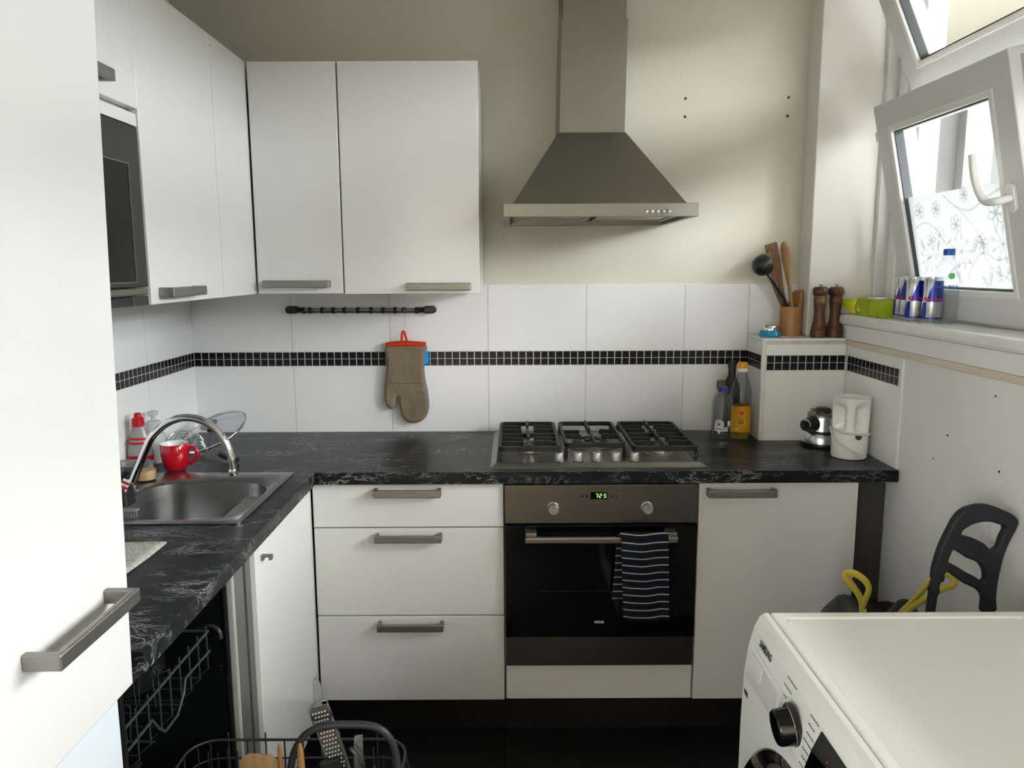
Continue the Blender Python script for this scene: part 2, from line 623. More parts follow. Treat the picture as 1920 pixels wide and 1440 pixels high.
# ================================================================== THE ROOM
XR = 2.379          # face of the right wall
CZ = 2.62           # ceiling height
YN = -3.75          # wall behind the camera
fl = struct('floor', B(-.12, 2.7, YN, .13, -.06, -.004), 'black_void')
ftile = None
for i in range(-2, 3):
    for j in range(7):
        x0, y0 = 1.17 + .575 * i, -.49 - .575 * j
        xa, xb = max(x0, -.008), min(x0 + .572, 2.387)
        if xb - xa < .05:
            continue
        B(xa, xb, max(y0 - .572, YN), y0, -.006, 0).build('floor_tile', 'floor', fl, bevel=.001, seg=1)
struct('ceiling', B(-.12, 2.7, YN, .13, CZ, CZ + .1), 'ceiling')
wl = struct('wall_left', B(-.13, -.008, YN, .008, 0, CZ), 'plaster')
wb = struct('wall_back', B(-.13, 2.75, .008, .14, 0, CZ), 'plaster')
RXW = Matrix(((0, 0, 1, 0), (1, 0, 0, 0), (0, 1, 0, 0), (0, 0, 0, 1)))
RYW = Matrix(((1, 0, 0, 0), (0, 0, 1, 0), (0, 1, 0, 0), (0, 0, 0, 1)))
# wall behind the camera with a doorway added for fill light from the hall
struct('wall_front', MB().cells([-.13, .05, 1.25, 2.75], [0, 2.15, CZ], lambda i, j: not (i == 1 and j == 0), YN - .1, YN, X=RYW), 'plaster')
# unseen hall added as soft fill, daylit through its own side window
HY = YN - .1
struct('fill_hall_left', MB().cells([HY - 2.4, HY - 1.85, HY - .75, HY], [0, .8, 2.4, CZ], lambda i, j: not (i == 1 and j == 1), -.9, -.8, X=RXW), 'ceiling')
struct('fill_hall_right', B(1.5, 1.6, HY - 2.4, HY, 0, CZ), 'ceiling')
struct('fill_hall_end', B(-.9, 1.6, HY - 2.5, HY - 2.4, 0, CZ), 'ceiling')
struct('fill_hall_side', B(-.9, -.13, HY, HY + .1, 0, CZ), 'ceiling')
struct('fill_hall_floor', B(-.9, 1.6, HY - 2.4, HY, -.06, -.002), 'wood_light')
struct('fill_hall_ceiling', B(-.9, 1.6, HY - 2.5, HY + .1, CZ, CZ + .1), 'ceiling')
portal((-.95, HY - 1.30, 1.6), (0, math.radians(-90), 0), 1.6, 1.1)
# right wall with its window opening, Y -2.15 .. -0.1, Z 1.31 .. 2.56
wr = MB()
wr.cells([YN, -3.60, -2.45, -2.15, -.1, .008], [0, 1.312, 2.56, CZ], lambda i, j: not (i in (1, 3) and j == 1) and not (i == 4 and j >= 1), 0, .2,
         X=Matrix(((0, 0, 1, XR + .006), (1, 0, 0, 0), (0, 1, 0, 0), (0, 0, 0, 1))))
wr = struct('wall_right', wr, 'lower_wall')
wp = struct('wall_pillar', B(2.265, 2.60, -.1, .008, 1.266, CZ), 'pillar_paint', bevel=.004)
wledge = struct('wall_ledge', B(2.0835, XR + .006, -.1806, .008, .9005, 1.2575), 'grout')

# --- white wall tiles and black mosaic border
m_, z0_, z1_, TZ = .0278, 1.1533, 1.2063, 1.4565
TT = .006           # tile thickness


def tile_back(x0, x1, za, zb):
    B(x0 + .0015, x1 - .0015, 0, .0095, za + .0012, zb - .0012).build('tile', 'tile', wb, bevel=.0012, seg=1)


MB().box(-.008, 2.083, .0005, .0098, .88, TZ - .002).build('grout_bed', 'grout', wb)
gx = [-.004] + [1.1085 + .3678 * k for k in range(-2, 3)] + [2.083]
for a, b in zip(gx[:-1], gx[1:]):
    tile_back(a, b, .895, z0_)
    tile_back(a, b, z1_, TZ)
MB().box(2.083, 2.266, .0005, .0098, 1.2665, TZ - .002).build('grout_bed', 'grout', wb)
tile_back(2.083, 2.2119, 1.2665, TZ)
tile_back(2.2119, 2.2655, 1.2665, TZ)
MB().box(-.008, -.0004, -1.75, .004, .88, TZ).build('grout_bed', 'grout', wl)
gy = [0.0, -.375, -.743, -1.111, -1.479, -1.74]
for a, b in zip(gy[:-1], gy[1:]):
    for za, zb in ((.895, z0_), (z1_, TZ)):
        B(-.0078, 0, b + .0015, a - .0015, za + .0012, zb - .0012).build('tile', 'tile', wl, bevel=.0012, seg=1)


def chip_mesh(nm, ax):
    h = .0124
    if ax == 'y':
        mb = B(-h, h, -.001, .0068, -h, h)
    elif ax == 'x':
        mb = B(-.0068, .001, -h, h, -h, h)
    else:
        mb = B(-.001, .0068, -h, h, -h, h)
    o = mb.build(nm, 'chip', None, bevel=.0005, seg=1)
    me = o.data
    bpy.data.objects.remove(o)
    return me


def chip(me, parent, loc):
    o = put('mosaic_chip', me, parent)
    o.location = loc
    return o


cy_, cx_, cr_ = chip_mesh('mosaic_chip_y', 'y'), chip_mesh('mosaic_chip_x', 'x'), chip_mesh('mosaic_chip_r', 'r')
zc = [z0_ + .0133, z1_ - .0133]
k = 0
x = .0139
while x < 2.075:
    for z in zc:
        chip(cy_, wb, (x, .0010, z))
    x += m_
for k in range(30):
    for z in zc:
        chip(cx_, wl, (-.0010, -(k + .5) * m_, z))
# ledge box faces
lw = wledge
B(2.083, 2.0895, -.168, -.001, .895, z0_ - .001).build('tile', 'ledge_tile', lw)
B(2.083, 2.0895, -.168, -.001, z1_ + .001, 1.256).build('tile', 'ledge_tile', lw)
B(2.095, XR - .001, -.181, -.1745, .895, z0_ - .001).build('tile', 'ledge_tile', lw, bevel=.001, seg=1)
B(2.095, XR - .001, -.181, -.1745, z1_ + .001, 1.245).build('tile', 'ledge_tile', lw, bevel=.001, seg=1)
for k in range(6):
    for z in zc:
        chip(cr_, lw, (2.0841, -.014 - k * m_, z))
x = XR - .003 - .0139
while x > 2.1:
    for z in zc:
        chip(cy_, lw, (x, -.1801, z))
    x -= m_
B(2.080, XR + .004, -.184, .002, 1.2575, 1.266).build('top_tile', 'ledge_tile', lw, bevel=.0025)
B(2.0815, 2.0945, -.1825, -.168, .90, 1.2572).build('corner_profile', 'upvc', lw, bevel=.002)
# right wall tiles
for za, zb in ((.895, z0_), (z1_, 1.2425)):
    B(XR, XR + .0068, -.566, -.182, za + .001, zb - .001).build('tile', 'ledge_tile', wr, bevel=.001, seg=1)
MB().box(XR + .0004, XR + .0075, -.566, -.182, .88, 1.2425).build('grout_bed', 'grout', wr)
for k in range(14):
    y = -.181 - .0405 + .0139 - (k) * m_ + m_
    if y > -.19:
        continue
    for z in zc:
        chip(cr_, wr, (XR + .0010, y, z))
B(XR - .001, XR + .0075, -.577, -.566, .895, 1.2425).build('edge_profile', 'upvc', wr, bevel=.002)
# old screw holes
for x, z in ((1.826, 2.116), (1.826, 2.053), (2.197, 2.118), (2.196, 2.054)):
    MB().lathe([(.0045, .0035), (.0045, .009)], (x, 0, z), 10, 'y').build('screw_hole', 'ink_black', wb)
for y, z, r in ((-.83, 1.06, .003), (-1.06, 1.02, .003), (-1.02, 1.20, .0025), (-.77, .98, .002), (-1.18, 1.16, .002)):
    MB().lathe([(r, XR + .0045), (r, XR + .008)], (0, y, z), 8, 'x').build('screw_hole', 'ink_black', wr)

# --- window wall: sill, apron, batten, fixed frame
sp = [(2.362, 1.318), (2.372, 1.314), (2.60, 1.314), (2.60, 1.35), (2.372, 1.35), (2.362, 1.346), (2.359, 1.338), (2.359, 1.326)]
sill = struct('window_sill', MB().prism(sp, -2.2, -.153, 'y'), 'sill', label='white painted window sill above the tiled corner', cat='window sill')
B(2.38, 2.60, -.1535, -.1, 1.30, 1.349).build('sill_end', 'sill', sill)
struct('trim_1', B(2.3715, 2.386, -2.2, -.185, 1.2645, 1.3135), 'lower_wall')
B(2.3705, 2.372, -.262, -.254, 1.281, 1.289).build('screw_cover', 'upvc', bpy.data.objects['trim_1'], bevel=.001)
struct('trim_2', B(2.370, 2.386, -2.2, -.185, 1.2435, 1.2635), 'beige', bevel=.002)
fr = MB()
RX = Matrix(((0, 0, 1, 0), (1, 0, 0, 0), (0, 1, 0, 0), (0, 0, 0, 1)))
# outer fixed frame with mullion and transom (Y, Z cells), thickness in X
fr.cells([-2.15, -2.07, -1.10, -1.0, -.29, -.127], [1.35, 1.385, 2.02, 2.085, 2.48, 2.56],
         lambda i, j: i in (0, 2, 4) or j in (0, 2, 4), 2.525, 2.59, X=RX)
trim3 = struct('trim_3', fr, 'upvc', bevel=.003)
B(2.485, 2.60, -.127, -.1005, 1.35, 2.56).build('cover_strip', 'upvc_grey', trim3, bevel=.003)
B(2.515, 2.525, -.20, -.16, 1.352, 2.555).build('frame_rib', 'upvc', trim3, bevel=.003)


def sash(name, hx, hz, ya, yb, h, ang, handle_t, film, label):
    """bottom-hung tilted sash: local s = from far jamb to near, t = up the sash, n = into the room"""
    e = thing(name, label, 'window', (hx, ya, hz))
    e['kind'] = 'structure'
    sn, cs = math.sin(ang), math.cos(ang)
    X = Matrix(((0, -sn, -cs, hx), (-1, 0, 0, ya), (0, cs, -sn, hz), (0, 0, 0, 1)))
    W = ya - yb
    fw = .078
    MB().cells([0, fw, W - fw, W], [0, fw, h - fw, h], lambda i, j: not (i == 1 and j == 1), -.058, 0, X).build('sash_frame', 'upvc_grey', e, bevel=.004)
    MB().cells([fw - .004, fw + .016, W - fw - .016, W - fw + .004], [fw - .004, fw + .016, h - fw - .016, h - fw + .004],
               lambda i, j: not (i == 1 and j == 1), -.03, .003, X).build('glazing_bead', 'upvc', e, bevel=.004)
    MB().cells([fw + .015, fw + .020, W - fw - .020, W - fw - .015], [fw + .015, fw + .020, h - fw - .020, h - fw - .015],
               lambda i, j: not (i == 1 and j == 1), -.034, -.008, X).build('gasket', 'gasket', e)
    MB().box(fw, W - fw, fw, h - fw, -.026, -.020, X).build('pane', 'glass', e)
    MB().cells([fw - .01, fw + .02, W - fw - .02, W - fw + .01], [fw - .01, fw + .02, h - fw - .02, h - fw + .01],
               lambda i, j: not (i == 1 and j == 1), -.075, -.034, X).build('outer_bead', 'upvc', e, bevel=.003)
    hs = W - .045
    b = MB().loops([[X @ Vector((p[0], p[1], z)) for p in rr(hs, handle_t, .030, .074, .0145, 0)] for z in (0, .010)]).build('handle_plate', 'upvc', e, bevel=.002, smooth=40)
    pth = [(hs, handle_t, .008), (hs, handle_t, .034), (hs - .012, handle_t, .046), (hs - .034, handle_t + .004, .050),
           (hs - .048, handle_t + .022, .052), (hs - .056, handle_t + .055, .054), (hs - .058, handle_t + .090, .054), (hs - .054, handle_t + .125, .054)]
    pth = smooth_path(pth, 4)
    MB().tube([X @ p for p in pth], [.0105] * 8 + [.0095] * (len(pth) - 8), 10).build('handle_lever', 'upvc', b, smooth=50)
    MB().box(-.004, .012, h * .84, h * .84 + .03, -.006, .004, X).build('catch', 'upvc', e, bevel=.002)
    MB().box(W, W + .0025, h * .60, h * .97, -.046, -.026, X).build('lock_strip', 'chrome', e)
    MB().box(W - .012, W + .016, -.004, .055, -.02, .012, X).build('hinge_cover', 'can_silver', e, bevel=.004)
    MB().box(W - .001, W + .002, .02, h - .02, -.058, -.052, X).build('edge_seal', 'gasket', e)
    if film:
        t1 = fw + (h - 2 * fw) * .57
        f = MB().box(fw + .018, W - fw - .018, fw + .018, t1, -.0195, -.0185, X).build('frosted_film', 'film', e)
        # flowers and vines printed on the film
        rnd = random.Random(3)
        pr = MB()
        s0, s1, ta, tb = fw + .03, W - fw - .03, fw + .03, t1 - .01
        zoff = -.0178

        def ribbon(pts, wd):
            pts = smooth_path([Vector((p[0], p[1], 0)) for p in pts], 5)
            lo, hi = [], []
            for i, p in enumerate(pts):
                d = pts[min(i + 1, len(pts) - 1)] - pts[max(i - 1, 0)]
                nrm = Vector((-d.y, d.x, 0)).normalized() * wd
                lo.append(X @ Vector((p.x - nrm.x, p.y - nrm.y, zoff)))
                hi.append(X @ Vector((p.x + nrm.x, p.y + nrm.y, zoff)))
            n = len(lo)
            pr.add(lo + hi, [(i, i + 1, n + i + 1, n + i) for i in range(n - 1)])

        def blob(c, a, ln, wd, n=10):
            vs = []
            for k in range(n):
                q = 2 * PI * k / n
                u, v = ln * .5 * math.cos(q) + ln * .5, wd * math.sin(q) * (1 - .35 * math.cos(q))
                vs.append(X @ Vector((c[0] + u * math.cos(a) - v * math.sin(a), c[1] + u * math.sin(a) + v * math.cos(a), zoff)))
            pr.add(vs, [tuple(range(n))])

        def ringp(c, a, ln, wd, n=12):
            pts = []
            for k in range(n + 1):
                q = 2 * PI * k / n
                u, v = ln * .5 * math.cos(q) + ln * .6, wd * math.sin(q)
                pts.append((c[0] + u * math.cos(a) - v * math.sin(a), c[1] + u * math.sin(a) + v * math.cos(a)))
            ribbon(pts, .0024)

        def flower(c, r):
            for k in range(6):
                ringp(c, k * PI / 3 + .3, r, r * .30)

        def umbel(c, r):
            for k in range(9):
                a = 2 * PI * k / 9
                q = (c[0] + r * .7 * math.cos(a), c[1] + r * .7 * math.sin(a))
                ribbon([c, ((c[0] + q[0]) / 2, (c[1] + q[1]) / 2 + .002), q], .0018)
                blob(q, a, r * .38, r * .13)

        def spray(c, a, r):
            q = (c[0] + r * math.cos(a), c[1] + r * math.sin(a))
            ribbon([c, ((c[0] + q[0]) / 2 + .004, (c[1] + q[1]) / 2), q], .0020)
            for t in (.35, .55, .75, 1.0):
                p = (c[0] + (q[0] - c[0]) * t, c[1] + (q[1] - c[1]) * t)
                for sg in (-1, 1):
                    blob(p, a + sg * .9, r * .28, r * .085)
        wf, hf = s1 - s0, tb - ta

        def P(u, v):
            return (s0 + wf * u, ta + hf * v)
        ribbon([P(.02, .66), P(.15, .72), P(.28, .62), P(.36, .45), P(.45, .30)], .0028)
        ribbon([P(.40, 1.0), P(.52, .86), P(.66, .80), P(.82, .90), P(.97, .98)], .0028)
        ribbon([P(.52, .86), P(.62, .72), P(.70, .58)], .0018)
        ribbon([P(.55, .04), P(.62, .22), P(.74, .34), P(.86, .26), P(.99, .30)], .0028)
        ribbon([P(.74, .34), P(.80, .18), P(.92, .08), P(1.0, .02)], .0028)
        ribbon([P(.30, .05), P(.42, .18), P(.55, .24), P(.62, .22)], .0028)
        ribbon([P(.05, .1), P(.12, .28), P(.24, .34), P(.32, .28)], .0028)
        for u, v, r in ((.50, .66, .026), (.90, .74, .032), (.74, .44, .026), (.10, .86, .024), (.30, .86, .022), (.62, .97, .018), (.20, .50, .022)):
            flower(P(u, v), r)
        for u, v, r in ((.52, .36, .05), (.93, .42, .05), (.14, .30, .045), (.30, .55, .03)):
            umbel(P(u, v), r)
        for u, v, a, r in ((.70, .58, -1.1, .05), (.62, .30, 1.0, .05), (.80, .18, -1.9, .045), (.92, .08, .9, .04), (.42, .18, -1.0, .045),
                           (.97, .66, -.9, .035), (.24, .34, 1.1, .04), (.86, .26, -1.5, .05), (.06, .56, -1.3, .04), (.36, .45, .4, .03), (.68, .12, -.9, .04)):
            spray(P(u, v), a, r)
        pr.build('film_print', 'film_print', f, kind='stuff')
    return e


sash('window_1', 2.51, 1.356, -.305, -.985, .682, math.radians(12.6), .335, True,
     'lower tilted-open window sash with floral frosted film above the sill')
sash('window_2', 2.51, 2.062, -.265, -.985, .45, math.radians(24.5), .33, False,
     'upper tilted-open window sash with clear glass')
# closed neighbour lights nearer the camera
for n_, (za, zb) in enumerate(((1.385, 2.02), (2.085, 2.48))):
    e = thing('window_%d' % (3 + n_), ('closed lower window pane beside the camera' if n_ == 0 else 'closed upper window pane beside the camera'), 'window', (2.53, -2.07, za))
    e['kind'] = 'structure'
    MB().cells([-2.07, -2.0, -1.17, -1.10], [za, za + .07, zb - .07, zb], lambda i, j: not (i == 1 and j == 1), 2.51, 2.56, X=RX).build('sash_frame', 'upvc_grey', e, bevel=.003)
    B(2.530, 2.535, -2.005, -1.165, za + .065, zb - .065).build('pane', 'glass', e)
e = thing('window_5', 'wide fixed window added unseen behind the camera for fill light', 'window', (2.53, -3.0, 1.36))  # unseen window added to fill the room with softer light
e['kind'] = 'structure'
MB().cells([-3.60, -3.33, -2.70, -2.45], [1.314, 1.39, 2.48, 2.56], lambda i, j: not (i == 1 and j == 1), 2.51, 2.58, X=RX).build('sash_frame', 'upvc', e, bevel=.003)
B(2.535, 2.540, -3.335, -2.695, 1.385, 2.485).build('pane', 'glass', e)
portal((2.63, -3.025, 1.95), (0, math.radians(90), 0), 1.2, 1.15)
portal((2.63, -1.12, 1.95), (0, math.radians(90), 0), 1.25, 2.1)

# --- outside
struct('ground', B(-40, 40, -40, 40, -3.1, -3.0), 'ground_out')
# open gallery along the facade: walkway, canopy slab over it and its posts
gal = struct('gallery_floor', B(2.60, 3.95, -9, 2.2, -.2, -.02), 'gallery_concrete')
ovh = struct('gallery_roof', B(2.60, 3.95, -9, 2.2, 2.78, 2.95), 'gallery_cream')
for y_ in (1.35, -3.4, -6.6):
    B(3.80, 3.92, y_ - .06, y_ + .06, -.02, 2.78).build('gallery_post', 'facade_white', gal)
bd = thing('neighbour_building', 'pale rendered neighbouring building wing seen through the window glass', 'building', (3.6, 2.6, -3))
B(2.9, 4.55, 2.2, 6.0, -3, 7).build('wall', 'facade', bd)
B(4.05, 4.25, 2.12, 2.2, -3, 7).build('downpipe', 'facade_white', bd)
B(3.45, 3.62, 2.14, 2.2, -3, 7).build('pilaster', 'facade_white', bd)
for k_, (ya_, yb_, zt_, lab_) in enumerate(((-34, -20, 3.3, 'added grey sky-blocking terrace farthest along the courtyard'), (-19.6, -7, 3.7, 'added grey sky-blocking terrace opposite the camera side of the courtyard'),
                                   (-6.6, 4, 3.4, 'added grey sky-blocking terrace straight across the courtyard'), (4.4, 11.5, 3.0, 'added low grey sky-blocking terrace next to the distant house'))):
    tb_ = thing('skyline_block', lab_, 'building', (15, (ya_ + yb_) / 2, -3), 'added skyline across the courtyard')  # unseen row of houses added to hold back the low sky
    B(14, 20, ya_, yb_, -3, zt_).build('wall', 'facade', tb_)
    MB().prism([(13.7, zt_), (20.3, zt_), (17, zt_ + .5)], ya_ - .1, yb_ + .1, 'y').build('roof', 'roof', tb_)
b2 = thing('distant_house', 'low distant grey house roofline beyond the window', 'building', (16, 12, -3))
B(12, 22, 12, 18, -3, 2.9).build('wall', 'facade_white', b2)
MB().prism([(11.6, 2.9), (22.4, 2.9), (17, 4.6)], 11.8, 18.2, 'y').build('roof', 'roof', b2)


# ================================================================== KITCHEN UNITS
def handle_x(parent, x0, x1, y, z0, z1, s=.036, m='handle'):
    """bar handle along X on a front at Y = y, standing out towards -Y"""
    t, q = .012, .010
    poly = [(x0, y), (x0, y - s), (x1, y - s), (x1, y), (x1 - t, y), (x1 - t, y - s + q), (x0 + t, y - s + q), (x0 + t, y)]
    return MB().prism(poly, z0, z1, 'z').build('handle', m, parent, bevel=.0025, seg=2)


def handle_y(parent, ya, yb, x, z0, z1, s=.036, m='handle'):
    t, q = .012, .010
    poly = [(x, ya), (x + s, ya), (x + s, yb), (x, yb), (x, yb + t), (x + s - q, yb + t), (x + s - q, ya - t), (x, ya - t)]
    return MB().prism(poly, z0, z1, 'z').build('handle', m, parent, bevel=.0025, seg=2)


FY = -.578
# --- drawer unit
dc = thing('drawer_cabinet', 'white three-drawer base cabinet left of the oven', 'cabinet', (.87, -.3, .13))
B(.60, 1.168, -.558, -.02, .13, .858).build('body', 'carcass', dc)
for za, zb, hz in ((.7195, .857, .8225), (.4285, .7155, .678), (.138, .4245, .387)):
    d = B(.578, 1.1695, FY, -.559, za, zb).build('drawer', 'lacquer_base', dc, bevel=.0018)
    handle_x(d, .770, .978, FY, hz, hz + .024)
# --- oven housing
oc = thing('oven_cabinet', 'white cabinet housing under the oven with a plain bottom panel', 'cabinet', (1.47, -.3, .13))
B(1.172, 1.19, -.556, -.02, .13, .858).build('side_panel', 'carcass', oc)
B(1.752, 1.770, -.556, -.02, .13, .858).build('side_panel', 'carcass', oc)
B(1.19, 1.752, -.556, -.02, .13, .148).build('bottom_panel', 'carcass', oc)
B(1.176, 1.770, FY, -.559, .141, .256).build('front_panel', 'lacquer_base', oc, bevel=.0018)
# --- right base cabinet
rc = thing('base_cabinet', 'white single-door base cabinet right of the oven', 'cabinet', (2.02, -.3, .13))
B(1.774, 2.268, -.558, -.02, .13, .858).build('body', 'carcass', rc)
d = B(1.775, 2.268, FY, -.559, .138, .857).build('door', 'lacquer_base', rc, bevel=.0018)
handle_x(d, 1.796, 2.007, FY, .818, .842)
tag(B(2.271, XR + .004, -.515, -.497, .0, .858).build('filler_panel', 'dark_panel', bevel=.001), 'dark brown filler panel between the base cabinet and the wall', 'panel')
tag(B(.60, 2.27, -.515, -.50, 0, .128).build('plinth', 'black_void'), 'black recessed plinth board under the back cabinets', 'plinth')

# --- sink cabinet (left run, faces the room)
LX = .574
sc = thing('sink_cabinet', 'glossy white sink base cabinet in the corner', 'cabinet', (.3, -.85, .1))
MB().cells([.02, .04, .553], [-1.108, -1.092, -.62, -.602], lambda i, j: i == 0 or j in (0, 2), .10, .70).build('body', 'carcass', sc)
B(.42, .553, -1.108, -.602, .80, .858).build('rail', 'carcass', sc)
B(.40, LX - .001, -.603, -.5795, .10, .858).build('corner_filler', 'lacquer_gloss', sc, bevel=.001)
d = B(.555, LX, -1.106, -.606, .10, .857).build('door', 'lacquer_gloss', sc, bevel=.0018)
MB().prism([(LX - .001, .8025), (LX + .0065, .8025), (LX + .0065, .811), (LX + .0195, .811), (LX + .0195, .8035), (LX + .027, .8035), (LX + .027, .8165), (LX - .001, .8165)], -1.066, -1.052, 'y').build('handle', 'handle', d, bevel=.0015)
# loosened foil edge low on the door
pf = []
for j in range(9):
    z = .11 + .135 * j / 8
    k = math.sin(PI * min(1, j / 8 * 1.1)) * .014 + .002
    pf.append([(LX + .0012, -.655, z), (LX + .004 + k * .25, -.635, z), (LX + .002 + k * .8, -.618, z), (LX + .001 + k, -.608 + k * .2, z), (LX - .001 + k * .9, -.600, z)])
mbp = MB()
mbp.add([p for r in pf for p in r], [(j * 5 + i, j * 5 + i + 1, j * 5 + i + 6, j * 5 + i + 5) for j in range(8) for i in range(4)])
o = mbp.build('peeling_foil', 'clear_white', d, smooth=60)
sol = o.modifiers.new('thickness', 'SOLIDIFY')
sol.thickness = .0008

# --- wall cabinets
UZ0, UZ1 = 1.437, 2.152
UY, UX = -.378, .374
c1 = thing('wall_cabinet', 'narrow white wall cabinet nearest the room corner on the back wall', 'cabinet', (.5, 0, UZ0))
B(.376, .655, -.357, 0, UZ0 + .002, UZ1).build('body', 'lacquer', c1)
d = B(.379, .6535, UY, -.3575, UZ0, UZ1).build('door', 'lacquer', c1, bevel=.0015)
handle_x(d, .403, .615, UY, 1.457, 1.480)
c2 = thing('wall_cabinet', 'wide white wall cabinet beside the range hood', 'cabinet', (.88, 0, UZ0))
B(.656, 1.0945, -.357, 0, UZ0 + .002, UZ1).build('body', 'lacquer', c2)
d = B(.6585, 1.0945, UY, -.3575, UZ0 - .002, UZ1).build('door', 'lacquer', c2, bevel=.0015)
handle_x(d, .861, 1.067, UY, 1.446, 1.470)
c3 = thing('wall_cabinet', 'blind white corner wall cabinet with a plain panel and no handle', 'cabinet', (.2, -.3, UZ0))
B(.002, .353, -.664, 0, UZ0 + .002, UZ1).build('body', 'lacquer', c3)
o = B(.354, UX, -.6625, -.3795, UZ0, UZ1).build('front_panel', 'lacquer', c3, bevel=.0015)
MB().lathe([(.0022, UX - .001), (.0022, UX + .0006)], (0, -.655, 2.125), 8, 'x').build('screw', 'ink_black', o)
c4 = thing('wall_cabinet', 'white wall cabinet over the sink with a handle at its lower edge', 'cabinet', (.2, -.9, UZ0))
B(.002, .353, -1.112, -.666, UZ0 + .002, UZ1).build('body', 'lacquer', c4)
d = B(.354, UX, -1.113, -.6665, UZ0, UZ1).build('door', 'lacquer', c4, bevel=.0015)
handle_y(d, -.875, -1.075, UX, 1.452, 1.475)
c5 = thing('microwave_cabinet', 'white wall cabinet around the built-in microwave', 'cabinet', (.2, -1.4, UZ0))
MB().cells([-1.71, -1.695, -1.133, -1.115], [UZ0 + .004, 1.855, UZ1], lambda i, j: i in (0, 2) or j == 1, .002, .350, X=RX).build('body', 'lacquer', c5)
d = B(.354, UX, -1.705, -1.1138, 1.866, UZ1).build('door', 'lacquer', c5, bevel=.0015)
handle_y(d, -1.272, -1.478, UX, 1.888, 1.912)
B(.330, .370, -1.694, -1.1145, 1.829, 1.856).build('filler_strip', 'lacquer', c5, bevel=.001)
mw = thing('microwave', 'dark grey built-in microwave oven in the wall cabinet', 'microwave', (.2, -1.4, 1.44))
B(.03, .335, -1.690, -1.137, 1.442, 1.826).build('body', 'black_plastic', mw)
d = B(.336, .370, -1.694, -1.1145, 1.478, 1.827).build('door', 'grey_dark', mw, bevel=.002)
B(.368, .3712, -1.66, -1.172, 1.49, 1.742).build('window', 'microwave_glass', d)
MB().cells([-1.663, -1.66, -1.172, -1.1695], [1.488, 1.49, 1.742, 1.7445], lambda i, j: not (i == 1 and j == 1), .369, .3722, X=RX).build('window_trim', 'handle', d)
B(.369, .387, -1.69, -1.152, 1.460, 1.476).build('handle', 'steel', d, bevel=.004)
lp = B(.336, .368, -1.694, -1.1145, 1.437, 1.4575).build('control_strip', 'grey_dark', mw, bevel=.001)
B(.367, .369, -1.66, -1.195, 1.439, 1.455).build('display', 'black_glass', lp)
B(.367, .3695, -1.189, -1.186, 1.437, 1.457).build('divider', 'handle', lp)

# --- tall cabinet at the left edge
tc = thing('tall_cabinet', 'tall glossy white cupboard in the left foreground with a long bar handle', 'cabinet', (.3, -2.03, 0))
B(.02, .552, -2.334, -1.738, .0, 2.30).build('body', 'lacquer', tc)
lean = Matrix.Translation((.589, 0, .862)) @ Matrix.Rotation(math.radians(1.45), 4, 'Y') @ Matrix.Translation((-.589, 0, -.862))
d = MB().box(.568, .589, -2.334, -1.7355, .862, 2.30, X=lean).build('door', 'lacquer', tc, bevel=.002)
x_ = .593
handle_y(d, -1.795, -2.0, x_, 1.028, 1.050, s=.050)
B(.545, .562, -2.334, -1.7355, .10, .858).build('lower_door', 'lacquer_reflection', tc, bevel=.0015)
B(.50, .515, -2.334, -1.74, 0, .1).build('plinth', 'black_void', tc)

# --- worktop
wt = MB()
HX0, HX1, HY0, HY1 = 1.16, 1.77, -.52, -.07          # hob cut-out
SX0, SX1, SY0, SY1 = .150, .512, -1.046, -.698        # bowl cut-out
xs = [.0005, SX0, SX1, .594, HX0, HX1, XR - .001]
ys = [-1.707, SY0, SY1, -.60, HY0, HY1, -.0005]


def keep_wt(i, j):
    cx, cy = (xs[i] + xs[i + 1]) / 2, (ys[j] + ys[j + 1]) / 2
    if cx > .594 and cy < -.60:
        return False
    if SX0 < cx < SX1 and SY0 < cy < SY1:
        return False
    if HX0 < cx < HX1 and HY0 < cy < HY1:
        return False
    return True


wt.cells(xs, ys, keep_wt, .862, .90)
# the tiled corner box stands in the worktop: notch is hidden behind its tiles
worktop = tag(wt.build('worktop', 'worktop', bevel=.0012, seg=1), 'L-shaped black worktop with pale veins', 'worktop')
jl = math.hypot(.60, .60)
MB().box(0, .83, -.0006, .0006, -.0004, .0003, X=Matrix.Translation((.594, -.60, .9)) @ Matrix.Rotation(math.radians(46), 4, 'Z')).build('mitre_joint', 'black_void', worktop)

# ================================================================== RANGE HOOD
hd = thing('range_hood', 'stainless steel pyramid range hood with chimney', 'range hood', (1.467, 0, 1.67))
HXa, HXb = 1.174, 1.767
MB().cells([HXa, HXa + .018, HXb - .018, HXb], [-.50, -.482, -.02, 0], lambda i, j: not (i == 1 and j == 1), 1.669, 1.709).build('lip', 'steel', hd, bevel=.0015)
MB().loops([[(HXa + .028, -.478, 1.7085), (HXb - .032, -.478, 1.7085), (HXb - .032, -.002, 1.7085), (HXa + .028, -.002, 1.7085)],
            [(1.354, -.25, 1.957), (1.576, -.25, 1.957), (1.576, -.002, 1.957), (1.354, -.002, 1.957)]]).build('canopy', 'steel', hd)
cz = MB()
cz.loops([[(1.358, -.247, 1.957), (1.573, -.247, 1.957), (1.573, -.002, 1.957), (1.358, -.002, 1.957)],
          [(1.364, -.247, 2.31), (1.578, -.247, 2.31), (1.578, -.002, 2.31), (1.364, -.002, 2.31)]]).build('chimney', 'steel', hd)
B(1.368, 1.574, -.243, -.002, 2.30, CZ - .001).build('chimney_extension', 'steel', hd)
